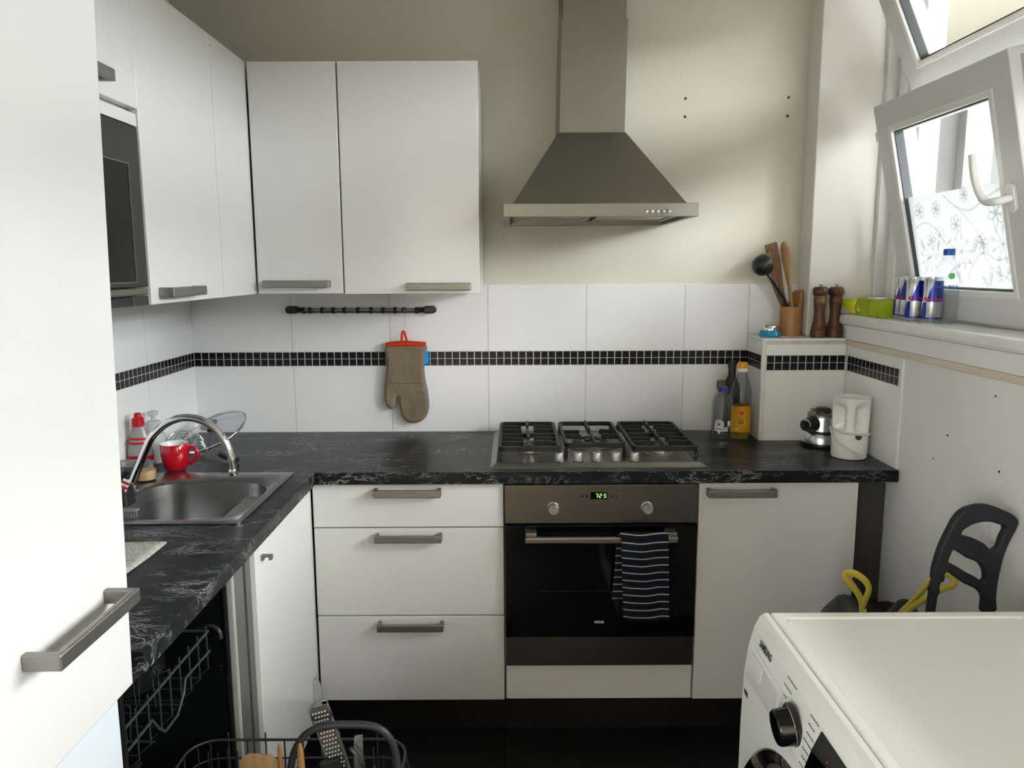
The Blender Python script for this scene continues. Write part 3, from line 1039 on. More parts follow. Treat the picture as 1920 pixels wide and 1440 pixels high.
for xa, xb in ((1.205, 1.455), (1.479, 1.735)):
    f = B(xa, xb, -.44, -.06, 1.684, 1.692).build('grease_filter', 'alu', hd)
    MB().cells([xa, xa + .012, xb - .012, xb], [-.44, -.428, -.072, -.06], lambda i, j: not (i == 1 and j == 1), 1.679, 1.686).build('filter_frame', 'steel', f)
B(HXa + .017, HXb - .017, -.483, -.019, 1.691, 1.7).build('underside', 'handle', hd)
for k in range(5):
    b = MB().lathe([(.0065, -.5005), (.0065, -.508), (.005, -.5105), (.002, -.511)], (1.607 + .0172 * k, 0, 1.6835), 12, 'y').build('push_button', 'chrome', hd, smooth=40)
for x in (1.636, 1.654):
    B(x, x + .004, -.5012, -.5, 1.6725, 1.674).build('button_mark', 'ink_black', hd)

# ================================================================== OVEN
ov = thing('oven', 'built-in black glass oven with stainless control panel', 'oven', (1.47, -.3, .26))
B(1.192, 1.750, -.57, -.05, .262, .85).build('body', 'black_plastic', ov)
cp = B(1.1735, 1.769, -.592, -.571, .7335, .8565).build('control_panel', 'steel_dark', ov, bevel=.0015)


def oven_knob(x, z):
    k = MB().lathe([(.0185, -.592), (.0185, -.597), (.0165, -.598), (.0155, -.618), (.0135, -.620), (.0, -.620)], (x, 0, z), 28, 'y', cap1=False).build('knob', 'knob_satin', ov, smooth=35)
    B(x - .0008, x + .0008, -.6206, -.6195, z + .004, z + .015).build('pointer', 'ink_black', k)


oven_knob(1.323, .7845)
oven_knob(1.612, .7845)
for k in range(9):
    a = math.radians(-35 - k * 24)
    for xx in (1.612,):
        p = (xx + .030 * math.cos(a), .7845 + .030 * math.sin(a))
        B(p[0] - .003, p[0] + .003, -.5926, -.592, p[1] - .0007, p[1] + .0007).build('dial_mark', 'ink', cp)
B(1.3225, 1.3245, -.5926, -.592, .8355, .8375).build('dial_mark', 'ink_black', cp)
B(1.610, 1.614, -.5926, -.592, .8365, .8375).build('dial_mark', 'ink_black', cp)
B(1.6115, 1.6125, -.5926, -.592, .814, .8165).build('dial_mark', 'ink_black', cp)
ds = B(1.438, 1.490, -.5935, -.590, .811, .8335).build('display', 'black_glass', ov, bevel=.0008)


def seg7(ch, x, z, h, parent):
    segs = {'7': 'abc', '2': 'abged', '5': 'afgcd'}[ch]
    w_, t = h * .5, h * .13
    sh = .12
    def q(u, v):
        return (x + u + v * sh, -.5939, z + v)
    R = {'a': (0, h, w_, h), 'g': (0, h / 2, w_, h / 2), 'd': (0, 0, w_, 0), 'f': (0, h / 2, 0, h), 'b': (w_, h / 2, w_, h), 'e': (0, 0, 0, h / 2), 'c': (w_, 0, w_, h / 2)}
    mb = MB()
    for s_ in segs:
        u0, v0, u1, v1 = R[s_]
        if v0 == v1:
            mb.add([q(u0, v0 - t / 2), q(u1, v0 - t / 2), q(u1, v0 + t / 2), q(u0, v0 + t / 2)], [(0, 1, 2, 3)])
        else:
            mb.add([q(u0 - t / 2, v0), q(u0 + t / 2, v0), q(u0 + t / 2, v1), q(u0 - t / 2, v1)], [(0, 1, 2, 3)])
    mb.build('digit', 'green_led', parent)


seg7('7', 1.4525, .8165, .0115, ds)
seg7('2', 1.4645, .8165, .0115, ds)
seg7('5', 1.4785, .8165, .0115, ds)
for z in (.8200, .8250):
    B(1.4612, 1.4624, -.5940, -.5936, z, z + .0013).build('colon_dot', 'green_led', ds)
for x in (1.412, 1.4265, 1.5035, 1.518):
    MB().lathe([(.0038, -.592), (.0038, -.5935), (.003, -.594)], (x, 0, .8215), 14, 'y').build('push_button', 'black_plastic', ov)
MB().lathe([(.002, -.592), (.002, -.5926)], (1.716, 0, .7475), 10, 'y').build('indicator', 'ink_black', cp)
B(1.722, 1.745, -.5926, -.592, .7465, .7485).build('mark', 'ink', cp)
od = B(1.1745, 1.767, -.600, -.572, .3625, .7305).build('door', 'black_glass', ov, bevel=.0015)
B(1.276, 1.498, -.6006, -.600, .5155, .5165).build('shelf_line', 'wire', od)
for k in range(9):
    B(1.282 + .026 * k, 1.2832 + .026 * k, -.6006, -.600, .5165, .5185).build('shelf_wire', 'wire', od)
lettering('etna', .016, lambda u, v: (1.468 + u, -.6006, .4145 + v), 'label_white', od, bold=.0004, sx=1.1)
hb = MB()
hb.prism([(1.235, .690), (1.698, .690), (1.698, .711), (1.235, .711)], -.658, -.642, 'y')
oh = hb.build('handle', 'steel', od, bevel=.005, seg=3)
for x in (1.236, 1.664):
    B(x, x + .034, -.644, -.600, .704, .7205).build('handle_mount', 'steel', oh, bevel=.003)
B(1.1755, 1.767, -.592, -.572, .2625, .3605).build('bottom_panel', 'steel_dark', ov, bevel=.0015)

# --- towel over the oven handle
tw = MB()
nx = 13
rows = []
ytop, hr = -.650, .0135
pathp = []
for k in range(10):
    pathp.append((-.634 + .004 * (1 - k / 9), .503 + (.706 - .503) * k / 9))
for k in range(1, 8):
    a = PI * k / 8
    pathp.append((ytop + hr * math.cos(a) + .0, .707 + hr * math.sin(a)))
for k in range(1, 15):
    pathp.append((-.6655 - .004 * k / 14, .706 - (.706 - .452) * k / 14))
n_p = len(pathp)
uvl = []
dist = 0
for j, (y, z) in enumerate(pathp):
    if j:
        dist += math.hypot(y - pathp[j - 1][0], z - pathp[j - 1][1])
    front = j > 13
    fr_ = (j - 13) / (n_p - 14) if front else (1 - j / 13)
    xl = (1.521 + .013 * fr_) if front else (1.521 - .017 * fr_)
    xr = (1.663 + .010 * fr_) if front else (1.655 - .01 * fr_)
    for i in range(nx):
        u = i / (nx - 1)
        wv = .0028 * math.sin(u * 7.5 + 1.0 + z * 5) * (.4 + fr_)
        zz = z + (.003 * math.sin(u * 6.2 + 2.2) if front else 0)
        tw.v.append(Vector((xl + (xr - xl) * u, y - abs(wv) if front else y, zz)))
        uvl.append((u, dist / .0232))
tw.f = [(j * nx + i, j * nx + i + 1, (j + 1) * nx + i + 1, (j + 1) * nx + i) for j in range(n_p - 1) for i in range(nx - 1)]
me = bpy.data.meshes.new('towel')
me.from_pydata([tuple(v) for v in tw.v], [], tw.f)
ul = me.uv_layers.new(name='UVMap')
for lp_ in me.loops:
    ul.data[lp_.index].uv = uvl[lp_.vertex_index]
me.shade_smooth()
me.materials.append(M['towel'])
o = tag(put('kitchen_towel', me), 'navy towel with thin white stripes hanging on the oven handle', 'towel')
sol = o.modifiers.new('thickness', 'SOLIDIFY')
sol.thickness = .005
sol.offset = -1

# ================================================================== GAS HOB
hb_ = thing('gas_hob', 'stainless steel five-burner gas hob with black cast-iron grates', 'hob', (1.467, -.3, .9))
X0, X1, Y0, Y1 = 1.129, 1.803, -.556, -.045
MB().loops([[(X0, Y0, .9), (X1, Y0, .9), (X1, Y1, .9), (X0, Y1, .9)],
            [(X0, Y0, .903), (X1, Y0, .903), (X1, Y1, .903), (X0, Y1, .903)],
            [(X0 + .018, Y0 + .026, .912), (X1 - .018, Y0 + .026, .912), (X1 - .018, Y1 - .014, .912), (X0 + .018, Y1 - .014, .912)],
            [(X0 + .026, Y0 + .036, .907), (X1 - .026, Y0 + .036, .907), (X1 - .026, Y1 - .022, .907), (X0 + .026, Y1 - .022, .907)]]).build('plate', 'steel', hb_)
B(HX0 + .004, HX1 - .004, HY0 + .004, HY1 - .004, .872, .903).build('underbody', 'black_plastic', hb_)


def burner(x, y, r, big=False):
    b = MB().lathe([(r * 1.35, .9065), (r * 1.35, .910), (r * 1.1, .913), (r * 1.05, .921), (r * .6, .922)], (x, y, 0), 28).build('burner', 'alu', hb_, smooth=35)
    if big:
        pts = arc((x, y), r * .78, 0, 2 * PI, 32, 'xy', .9245)[:-1]
        MB().tube(pts, r * .20, 8, True, flat=.4).build('flame_ring', 'burner', b, smooth=40)
        MB().lathe([(r * .32, .921), (r * .32, .929), (r * .2, .931)], (x, y, 0), 20).build('burner_cap', 'burner', b, smooth=35)
    else:
        MB().lathe([(r * .95, .9205), (r * .97, .926), (r * .85, .9285), (.0, .929)], (x, y, 0), 24, cap1=False).build('burner_cap', 'burner', b, smooth=35)


burner(1.252, -.19, .034)
burner(1.252, -.385, .026)
burner(1.467, -.275, .062, True)
burner(1.682, -.19, .028)
burner(1.682, -.385, .038)


def grate(x0, x1, ya, yb, cs, wok=False):
    """frame bars, feet and fingers of one cast grate in a single casting"""
    g = MB()
    zt, zb, t = .953, .938, .0055
    cx_, cy_, w_, d_ = (x0 + x1) / 2, (ya + yb) / 2, x1 - x0, yb - ya
    g.loops([rr(cx_, cy_, w_, d_, .022, zb, 5), rr(cx_, cy_, w_, d_, .022, zt, 5), rr(cx_, cy_, w_ - .020, d_ - .020, .014, zt, 5), rr(cx_, cy_, w_ - .020, d_ - .020, .014, zb, 5)], closed=True)
    for x in (x0 + .0055, x1 - .0055):
        for y in (ya + .0055, yb - .0055):
            g.box(x - t, x + t, y - t, y + t, .9075, zb + .001)
    if len(cs) > 1:
        ym = (ya + yb) / 2
        g.box(x0 + .01, x1 - .01, ym - t, ym + t, zb, zt)
    for cx, cy, r in cs:
        for ang, ln in ((0, x1 - cx), (PI, cx - x0)):
            sx = 1 if ang == 0 else -1
            xa, xb = sorted((cx + sx * r, cx + sx * (ln - .006)))
            for dy in ((-.028, .028) if not wok else (-.035, .035)):
                g.prism([(xa, zb), (xb, zb), (xb, zt), (xa + (.006 if sx > 0 else 0), zt + .004 if sx > 0 else zt), (xa, zt + .002)], cy + dy - .004, cy + dy + .004, 'y')
        lo = max([ya] + [q[1] for q in cs if q[1] < cy - .05] and [ya if len(cs) == 1 or cy < (ya + yb) / 2 else (ya + yb) / 2])
        hi = yb if len(cs) == 1 or cy > (ya + yb) / 2 else (ya + yb) / 2
        g.box(cx - .0045, cx + .0045, lo + .004, cy - r, zb, zt + .004)
        g.box(cx - .0045, cx + .0045, cy + r, hi - .004, zb, zt + .004)
    return g.build('grate', 'iron', hb_, bevel=.0015, seg=1)


grate(1.152, 1.352, -.495, -.085, [(1.252, -.19, .022), (1.252, -.385, .018)])
grate(1.367, 1.567, -.445, -.085, [(1.467, -.275, .035)], True)
grate(1.582, 1.790, -.495, -.085, [(1.686, -.19, .02), (1.686, -.385, .024)])
for k in range(5):
    x = 1.347 + .0598 * k
    kb = MB().lathe([(.0175, .9075), (.0175, .9105), (.0155, .9115), (.0155, .934), (.0145, .936), (.0, .937)], (x, -.497, 0), 28, cap1=False).build('knob', 'knob_satin', hb_, smooth=35)
    MB().lathe([(.0182, .907), (.0182, .9092)], (x, -.497, 0), 28).build('seal_ring', 'black_plastic', kb)

# ================================================================== SINK AND TAP
sk = thing('sink', 'square stainless steel inset sink in the worktop', 'sink', (.32, -.85, .9))
scx, scy, sw, sh_ = .3165, -.839, .433, .478
bcx, bcy, bw, bh = .331, -.872, .350, .336
rim = MB()
R0 = rr(scx, scy, sw, sh_, .012, .9005, 7)
R1 = rr(scx, scy, sw, sh_, .012, .9035, 7)
R2 = rr(scx, scy, sw - .026, sh_ - .026, .010, .9055, 7)
R3 = rr(bcx, bcy, bw + .016, bh + .016, .105, .9045, 7)
R4 = rr(bcx, bcy, bw, bh, .098, .9000, 7)
rim.loops([R0, R1, R2, R3, R4], False, False)
rim.build('rim', 'sink_steel', sk, smooth=40)
bwl = MB()
rings = [R4]
for z, dw, rad in ((.86, .008, .096), (.80, .018, .092), (.765, .034, .088), (.752, .060, .078), (.748, .110, .06)):
    rings.append(rr(bcx, bcy, bw - dw, bh - dw, rad, z, 7))
bwl.loops(rings, False, True)
bwl.build('bowl', 'sink_steel', sk, smooth=50)
dr = MB().lathe([(.042, .7485), (.042, .751), (.034, .752), (.030, .7495), (.0, .7495)], (bcx, bcy, 0), 24, cap1=False).build('drain', 'chrome', sk, smooth=40)
for k in range(6):
    a = k * PI / 3
    MB().lathe([(.004, .7496), (.004, .7502)], (bcx + .016 * math.cos(a), bcy + .016 * math.sin(a), 0), 8).build('drain_hole', 'ink_black', dr)

fa = thing('faucet', 'chrome swan-neck kitchen tap arching over the sink', 'faucet', (.128, -.82, .905))
pth = smooth_path([(.139, -.82, .915), (.152, -.82, .945), (.172, -.82, .987), (.190, -.82, 1.026), (.213, -.82, 1.066), (.257, -.82, 1.103), (.309, -.82, 1.117), (.363, -.82, 1.103), (.403, -.82, 1.062), (.423, -.82, 1.012), (.4275, -.82, .972)], 5)
MB().tube(pth, .0105, 14).build('spout', 'chrome', fa, smooth=60)
MB().lathe([(.0118, .955), (.0122, .957), (.0122, .970), (.0116, .972)], (.4275, -.82, 0), 18).build('aerator', 'chrome', fa, smooth=40)
MB().lathe([(.026, .905), (.026, .909), (.021, .911), (.020, .935), (.016, .94)], (.135, -.82, 0), 22).build('base', 'chrome', fa, smooth=40)
MB().tube([(.118, -.82, .925), (.09, -.835, .945), (.06, -.855, .965)], [.008, .006, .005], 10).build('lever', 'chrome', fa, smooth=50)

# --- black brush caddy beside the tap with a striped refill
cd = thing('sink_caddy', 'black plastic brush caddy at the foot of the tap', 'caddy', (.15, -.925, .905))
MB().loops([rr(.155, -.925, .085, .055, .012, .906), rr(.150, -.925, .085, .055, .012, .955), rr(.150, -.925, .078, .048, .010, .955), rr(.155, -.925, .076, .046, .010, .912)], True, True).build('cup', 'black_plastic', cd, smooth=40)
MB().tube([(.128, -.92, .912), (.150, -.92, .960), (.185, -.915, .994)], [.011, .012, .008], 10).build('brush_handle', 'black_plastic', cd, smooth=50)
rf = tag(MB().box(-.009, .009, -.003, .003, -.004, .052, X=Matrix.Translation((.176, -.945, .930)) @ Matrix.Rotation(.42, 4, 'Y')).build('sponge_packet', 'label_white', bevel=.001), 'small red and white striped packet tucked by the tap', 'packet')
for k in range(4):
    MB().box(-.0093, .0093, -.0034, .0034, .002 + .013 * k, .008 + .013 * k, X=Matrix.Translation((.176, -.945, .930)) @ Matrix.Rotation(.42, 4, 'Y')).build('stripe', 'soap_red', rf)
# --- scraper brush lying over the bowl edge
sb = thing('scrub_comb', 'grey comb-like scrubbing brush on the sink edge', 'brush', (.20, -1.0, .905))
B(.150, .245, -1.004, -.984, .909, .914).build('back', 'grey_pan', sb, bevel=.002)
for k in range(7):
    MB().lathe([(.0016, .893), (.0016, .9095)], (.196 + .0075 * k, -.994, 0), 6).build('tine', 'grey_pan', sb)

# --- small jar, mug, soap bottles, pan, strainer, lid
jr = thing('glass_tumbler', 'clear tumbler holding pale yellow liquid on the sink edge', 'glass', (.127, -.70, .905))
MB().lathe([(.0255, .9055), (.0275, .909), (.0305, .962), (.0290, .962), (.0262, .911), (.0, .911)], (.125, -.695, 0), 28, cap1=False).build('glass', 'pet', jr, smooth=40)
MB().lathe([(.0258, .9112), (.0280, .938), (.0, .938)], (.125, -.695, 0), 28, cap1=False).build('liquid', 'peach', jr, smooth=40)
mg = thing('mug', 'glossy red mug with a white inside beside the sink', 'mug', (.155, -.582, .905))
mx_, my_ = .154, -.560
MB().lathe([(.028, .9035), (.031, .906), (.037, .925), (.0415, .950), (.0425, .985), (.0412, .9865)], (mx_, my_, 0), 36, cap1=False).build('body', 'red', mg, smooth=50)
MB().lathe([(.0412, .9865), (.0396, .984), (.0385, .95), (.033, .92), (.0, .911)], (mx_, my_, 0), 36, cap0=False, cap1=False).build('lining', 'white_glaze', mg, smooth=50)
MB().tube(smooth_path([(mx_ + .039, my_, .968), (mx_ + .052, my_, .975), (mx_ + .065, my_, .967), (mx_ + .068, my_, .951), (mx_ + .060, my_, .934), (mx_ + .046, my_, .924), (mx_ + .034, my_, .921)], 4), .0055, 10).build('handle', 'red', mg, smooth=60)


def lathe_part(name, prof, c, m, parent, n=28, s=45, **kw):
    return MB().lathe(prof, c, n, **kw).build(name, m, parent, smooth=s)


db = thing('dish_soap', 'dish soap bottle with a red cap behind the tap', 'bottle', (.041, -.548, .9))
lathe_part('body', [(.030, .9005), (.034, .91), (.034, .955), (.030, .985), (.022, 1.015), (.0165, 1.035), (.0165, 1.042)], (.041, -.548, 0), 'soap_liquid', db, sx=1.15, sy=.75)
lathe_part('cap', [(.0185, 1.038), (.0175, 1.062), (.011, 1.066), (.010, 1.078), (.006, 1.080)], (.041, -.548, 0), 'soap_red', db)
for k in range(3):
    lathe_part('stripe', [(.0335 - .0055 * k, .984 + .0125 * k), (.0308 - .0055 * k, .991 + .0125 * k)], (.041, -.548, 0), 'soap_red', db, sx=1.15, sy=.75, cap0=False, cap1=False)
lathe_part('label_band', [(.0347, .922), (.0347, .948)], (.041, -.548, 0), 'soap_red', db, sx=1.15, sy=.75, cap0=False, cap1=False)
pb = thing('pump_bottle', 'clear plastic pump soap dispenser behind the tap', 'bottle', (.04, -.40, .9))
lathe_part('body', [(.030, .9005), (.033, .906), (.033, .985), (.030, .995), (.020, 1.000)], (.042, -.45, 0), 'clear_white', pb)
lathe_part('collar', [(.021, .998), (.021, 1.034), (.012, 1.037)], (.042, -.45, 0), 'clear_white', pb)
lathe_part('stem', [(.006, 1.036), (.006, 1.052)], (.042, -.45, 0), 'clear_white', pb)
lathe_part('pump_head', [(.012, 1.050), (.016, 1.058), (.015, 1.066), (.008, 1.068)], (.042, -.45, 0), 'clear_white', pb)
rp = thing('roasting_dish', 'grey enamel oven dish standing behind the mug', 'dish', (.058, -.64, .906))
MB().loops([rr(.058, -.640, .075, .050, .015, .9062), rr(.058, -.640, .094, .070, .02, .938), rr(.058, -.640, .110, .086, .025, .941), rr(.058, -.640, .110, .086, .025, .9445),
            rr(.058, -.640, .088, .064, .02, .942), rr(.058, -.640, .070, .045, .015, .911)], True, True).build('dish', 'grey_pan', rp, smooth=40)
st = thing('strainer', 'wire mesh strainer with a black handle lying by the wall', 'strainer', (.08, -.33, .9))
cxs, cys, czs, rs = .085, -.335, .912, .068
MB().tube(arc((cxs, cys), rs, 0, 2 * PI, 36, 'xy', czs)[:-1], .0022, 8, True).build('rim', 'chrome', st, smooth=60)
mesh = MB()
for k in range(1, 7):
    a = k * PI / 14
    mesh.tube(arc((cxs, cys), rs * math.cos(a), 0, 2 * PI, 28, 'xy', czs + rs * math.sin(a))[:-1], .0007, 4, True)
for k in range(9):
    a = k * PI / 9
    pts = [(cxs + rs * math.cos(q) * math.cos(a), cys + rs * math.cos(q) * math.sin(a), czs + rs * math.sin(q)) for q in [PI * j / 14 for j in range(15)]]
    mesh.tube(pts, .0007, 4)
mesh.build('mesh_bowl', 'chrome', st, kind='stuff')
MB().tube([(.145, -.36, .928), (.19, -.40, .925), (.245, -.435, .918)], .0014, 6).build('wire_shaft', 'handle', st)
MB().tube([(.245, -.435, .920), (.262, -.447, .917), (.315, -.480, .911)], [.0085, .0095, .0095], 14).build('handle', 'black_plastic', st, smooth=50)
ld = thing('pan_lid', 'round glass pan lid with steel rim propped by the wall', 'lid', (.2, -.28, .9))
lc = Vector((.152, -.250, .957))
u1 = Vector((.93, .10, .33)).normalized()
u2 = Vector((-.12, .86, .30))
u2 = (u2 - u1 * u2.dot(u1)).normalized()
u3 = u1.cross(u2)
LX4 = Matrix(((u1.x, u2.x, u3.x, lc.x), (u1.y, u2.y, u3.y, lc.y), (u1.z, u2.z, u3.z, lc.z), (0, 0, 0, 1)))
lr = .120
MB().tube([LX4 @ Vector((lr * math.cos(2 * PI * k / 48), lr * math.sin(2 * PI * k / 48), 0)) for k in range(48)], .0042, 8, True).build('rim', 'chrome', ld, smooth=60)
MB().lathe([(lr - .001, .0), (lr * .8, .012), (lr * .5, .022), (lr * .2, .026), (.0, .0265)], n=40, cap0=False, cap1=False, X=LX4).build('glass', 'lid_glass', ld, smooth=60)
kn = MB().lathe([(.030, .0268), (.031, .031), (.026, .033), (.012, .0335)], n=24, X=LX4).build('knob_plate', 'grey_pan', ld, smooth=40)
MB().box(-.009, .009, -.002, .002, .0335, .036, X=LX4).build('screw_slot', 'chrome', kn)
MB().box(-.002, .002, -.009, .009, .0335, .0362, X=LX4).build('screw_slot', 'chrome', kn)
MB().lathe([(.014, .0), (.017, -.018), (.011, -.024)], n=20, X=LX4 @ Matrix.Translation((0, 0, .027))).build('knob', 'black_plastic', ld, smooth=40)

# --- folded woven cloth at the counter edge
cl = MB()
nn = 12
for j in range(nn + 1):
    for i in range(nn + 1):
        u, v = i / nn, j / nn
        x = .12 + .294 * u + .0 * v
        y = -1.212 - .20 * v
        # right edge runs back towards the wall as it nears the camera
        x -= .004 * v
        cl.v.append(Vector((x, y, .9015 + .0035 * (1 if u > .93 or v < .05 else 0) * .4 + .0012 * math.sin(9 * u + 5 * v))))
cl.f = [(j * (nn + 1) + i, j * (nn + 1) + i + 1, (j + 1) * (nn + 1) + i + 1, (j + 1) * (nn + 1) + i) for j in range(nn) for i in range(nn)]
o = tag(cl.build('dish_cloth', 'cloth_white', smooth=60), 'off-white woven dish cloth spread on the worktop by the sink', 'cloth')
sol = o.modifiers.new('thickness', 'SOLIDIFY')
sol.thickness = .0035
sol.offset = 1

# ================================================================== UTENSIL RAIL AND MITT
ur = thing('utensil_rail', 'black utensil rail with ring hooks under the wall cabinets', 'rail', (.64, -.03, 1.365))
MB().tube([(.40, -.030, 1.3665), (.875, -.030, 1.3645)], .0062, 12).build('rod', 'handle', ur, smooth=50)
MB().tube([(.40, -.018, 1.3585), (.875, -.018, 1.3565)], .0035, 8).build('back_rod', 'black_plastic', ur, smooth=50)
for x0, sg in ((.361, 1), (.917, -1)):
    z = 1.3655 + (.001 if sg > 0 else -.001)
    MB().loops([[(p[0], y, p[1]) for p in [(q[0], q[1]) for q in rr(x0 + sg * .024, z, .050, .027, .013, 0)]] for y in (-.001, -.034)]).build('end_cap', 'black_plastic', ur, bevel=.004, smooth=50)
    MB().tube([(x0 + sg * .04, -.03, z), (x0 + sg * .063, -.03, z)], .0095, 12).build('end_sleeve', 'black_plastic', ur, smooth=50)
for k, x in enumerate((.427, .452, .497, .538, .580, .629, .678, .722, .767, .799, .846)):
    z = 1.3665 - .002 * (x - .4) / .475
    o = MB().lathe([(.0105, -.0065), (.0118, -.005), (.0118, .005), (.0105, .0065)], (x, -.027, z - .002), 14, 'x').build('ring', 'black_plastic', ur, smooth=40)
hk = tag(MB().tube(smooth_path([(.801, -.034, 1.372), (.801, -.040, 1.366), (.801, -.040, 1.352), (.801, -.036, 1.335), (.801, -.034, 1.300), (.799, -.036, 1.286), (.796, -.036, 1.281), (.793, -.036, 1.286), (.7925, -.034, 1.306), (.792, -.035, 1.320)], 3), .0011, 6).build('wire_hook', 'chrome', smooth=60), 'thin wire hook holding the oven mitt on the rail', 'hook')

mt = thing('oven_mitt', 'taupe oven mitt with orange-red trim hanging under the rail', 'oven mitt', (.795, -.03, 1.28))


def px_mitt(x, y):     # outline measured in the plane of the hanging mitt, metres
    return (.728 + (x - 138) * .000331 + (y - 520) * .000002, 1.2485 - (y - 480) * .000337)


out = [(138, 535), (230, 525), (360, 520), (480, 524), (582, 535), (570, 640), (556, 760), (562, 900), (582, 1010), (596, 1130), (594, 1240), (560, 1330), (500, 1380), (420, 1398),
       (350, 1378), (300, 1318), (276, 1230), (270, 1140), (258, 1098), (243, 1112), (228, 1190), (192, 1243), (150, 1228), (114, 1170), (104, 1080), (114, 970), (134, 820), (146, 680)]
pts = [px_mitt(*p) for p in out]
c0 = Vector((sum(p[0] for p in pts) / len(pts), sum(p[1] for p in pts) / len(pts), 0))


def mitt_layer(name, m, ya, ext, bev, grow=0.0):
    vs, fs = curve_mesh([pts], ext, bev, 3, 3, off=-bev)
    return MB().add([(c0.x + (v.x - c0.x) * (1 + grow), ya - v.z, c0.y + (v.y - c0.y) * (1 + grow)) for v in vs], fs).build(name, m, mt, smooth=50)


mitt_layer('back_layer', 'mitt_blue', -.014, .004, .006, .022)
mitt_layer('palm_layer', 'taupe', -.028, .002, .011, 0)
MB().tube(smooth_path([(.724, -.0405, 1.0925), (.76, -.0412, 1.0915), (.80, -.0412, 1.0915), (.84, -.0412, 1.0915), (.866, -.0405, 1.0915)], 3), .0011, 6).build('seam', 'taupe_dark', mt)
MB().loops([[(.7285, -.0405, 1.228), (.80, -.0425, 1.232), (.875, -.0405, 1.228), (.875, -.006, 1.229), (.80, -.003, 1.235), (.7285, -.006, 1.229)],
            [(.7275, -.0395, 1.2415), (.80, -.0415, 1.246), (.8765, -.0395, 1.241), (.8765, -.007, 1.244), (.80, -.004, 1.249), (.7275, -.007, 1.244)]]).build('cuff', 'mitt_red', mt, bevel=.003, smooth=50)
MB().tube(smooth_path([(.789, -.030, 1.240), (.789, -.033, 1.262), (.7925, -.035, 1.283), (.7985, -.035, 1.284), (.804, -.033, 1.264), (.8095, -.030, 1.240)], 4), .0045, 8, flat=.5).build('loop', 'mitt_red', mt, smooth=50)
B(.864, .886, -.024, -.020, 1.161, 1.211).build('tag', 'tag_blue', mt, bevel=.001)

# ================================================================== LEDGE, SILL AND WORKTOP ITEMS (right)
uh = thing('utensil_holder', 'bamboo utensil pot with a slanted rim on the tiled ledge', 'holder', (2.221, -.06, 1.266))
ho = MB()
cxh, cyh, rh = 2.221, -.055, .0385
ro, ri, rbo = [], [], []
nseg = 36
for k in range(nseg):
    a = 2 * PI * k / nseg
    hgt = 1.372 + .060 / (1 + math.exp(-9 * (math.cos(a - .25) - .45)))
    ro.append((cxh + rh * math.cos(a), cyh + rh * math.sin(a), hgt))
    ri.append((cxh + (rh - .006) * math.cos(a), cyh + (rh - .006) * math.sin(a), hgt))
    rbo.append((cxh + rh * math.cos(a), cyh + rh * math.sin(a), 1.2665))
rbi = [(cxh + (p[0] - cxh) * .84, cyh + (p[1] - cyh) * .84, 1.276) for p in rbo]
ho.loops([rbo, ro, ri, rbi], True, True)
ho.build('pot', 'bamboo', uh, smooth=40)


def paddle(name, label, m, base, top, wid, thick, length_head, curve=0.0, prof=None, side=None):
    """flat wooden utensil: handle rod growing into a flat blade; side = direction of the blade's width"""
    b, t = Vector(base), Vector(top)
    ax = (t - b)
    ln = ax.length
    ax.normalize()
    sd = Vector(side or (1, 0, 0))
    sd = (sd - ax * sd.dot(ax)).normalized()
    nr = ax.cross(sd)
    rings = []
    prof = prof or [(0, .005), (.5, .0055), (.62, wid * .55), (.72, wid * .9), (.85, wid), (.97, wid * .92), (1, wid * .75)]
    for f, hw in prof:
        c = b + ax * ln * f + nr * curve * math.sin(PI * f)
        th = .0055 if f <= .5 else thick
        rings.append([c + sd * hw * math.cos(2 * PI * k / 12) + nr * th * math.sin(2 * PI * k / 12) for k in range(12)])
    return tag(MB().loops(rings).build(name, m, smooth=50), label, 'utensil', 'utensils in the bamboo pot')


paddle('wooden_spatula', 'dark wooden spatula with a square end in the bamboo pot', 'wood_mid', (2.228, -.048, 1.29), (2.140, -.040, 1.600), .0185, .003, .1,
       side=(1, -.2, .3), prof=[(0, .006), (.45, .0065), (.62, .013), (.78, .020), (.97, .0225), (1, .0215)])
paddle('wooden_spoon', 'pale wooden spoon upright in the bamboo pot', 'wood_light', (2.236, -.06, 1.29), (2.180, -.065, 1.606), .0155, .006, .1,
       side=(.7, -.7, 0), prof=[(0, .006), (.5, .0068), (.66, .012), (.80, .0175), (.92, .018), (.98, .012), (1, .004)])
paddle('wooden_turner', 'thin wooden turner seen edge-on between ladle and spatula', 'wood_mid', (2.229, -.058, 1.29), (2.118, -.075, 1.565), .019, .0022, .1, curve=.014,
       side=(.75, .6, .2), prof=[(0, .006), (.42, .0068), (.58, .014), (.75, .023), (.96, .025), (1, .024)])
ldl = thing('ladle', 'black plastic ladle in the bamboo pot', 'utensil', (2.2, -.08, 1.28), 'utensils in the bamboo pot')
pth = smooth_path([(2.224, -.056, 1.285), (2.2005, -.063, 1.372), (2.172, -.074, 1.42), (2.140, -.088, 1.462), (2.122, -.090, 1.485), (2.112, -.092, 1.50)], 4)
MB().tube(pth, [.0075] * 6 + [.0055] * (len(pth) - 8) + [.006, .007], 10, flat=.7).build('handle', 'black_plastic', ldl, smooth=50)
bo = Vector((2.106, -.075, 1.523))
bn = Vector((.80, .42, .34)).normalized()
q_ = bn.to_track_quat('Z', 'Y').to_matrix().to_4x4()
BX = Matrix.Translation(bo) @ q_
pf_ = [(.0, -.042), (.018, -.038), (.032, -.026), (.0385, -.007), (.039, .007), (.037, .007), (.0352, -.007), (.029, -.023), (.016, -.035), (.0, -.038)]
MB().lathe(pf_, n=28, cap0=False, cap1=False, X=BX).build('bowl', 'black_plastic', ldl, smooth=50)


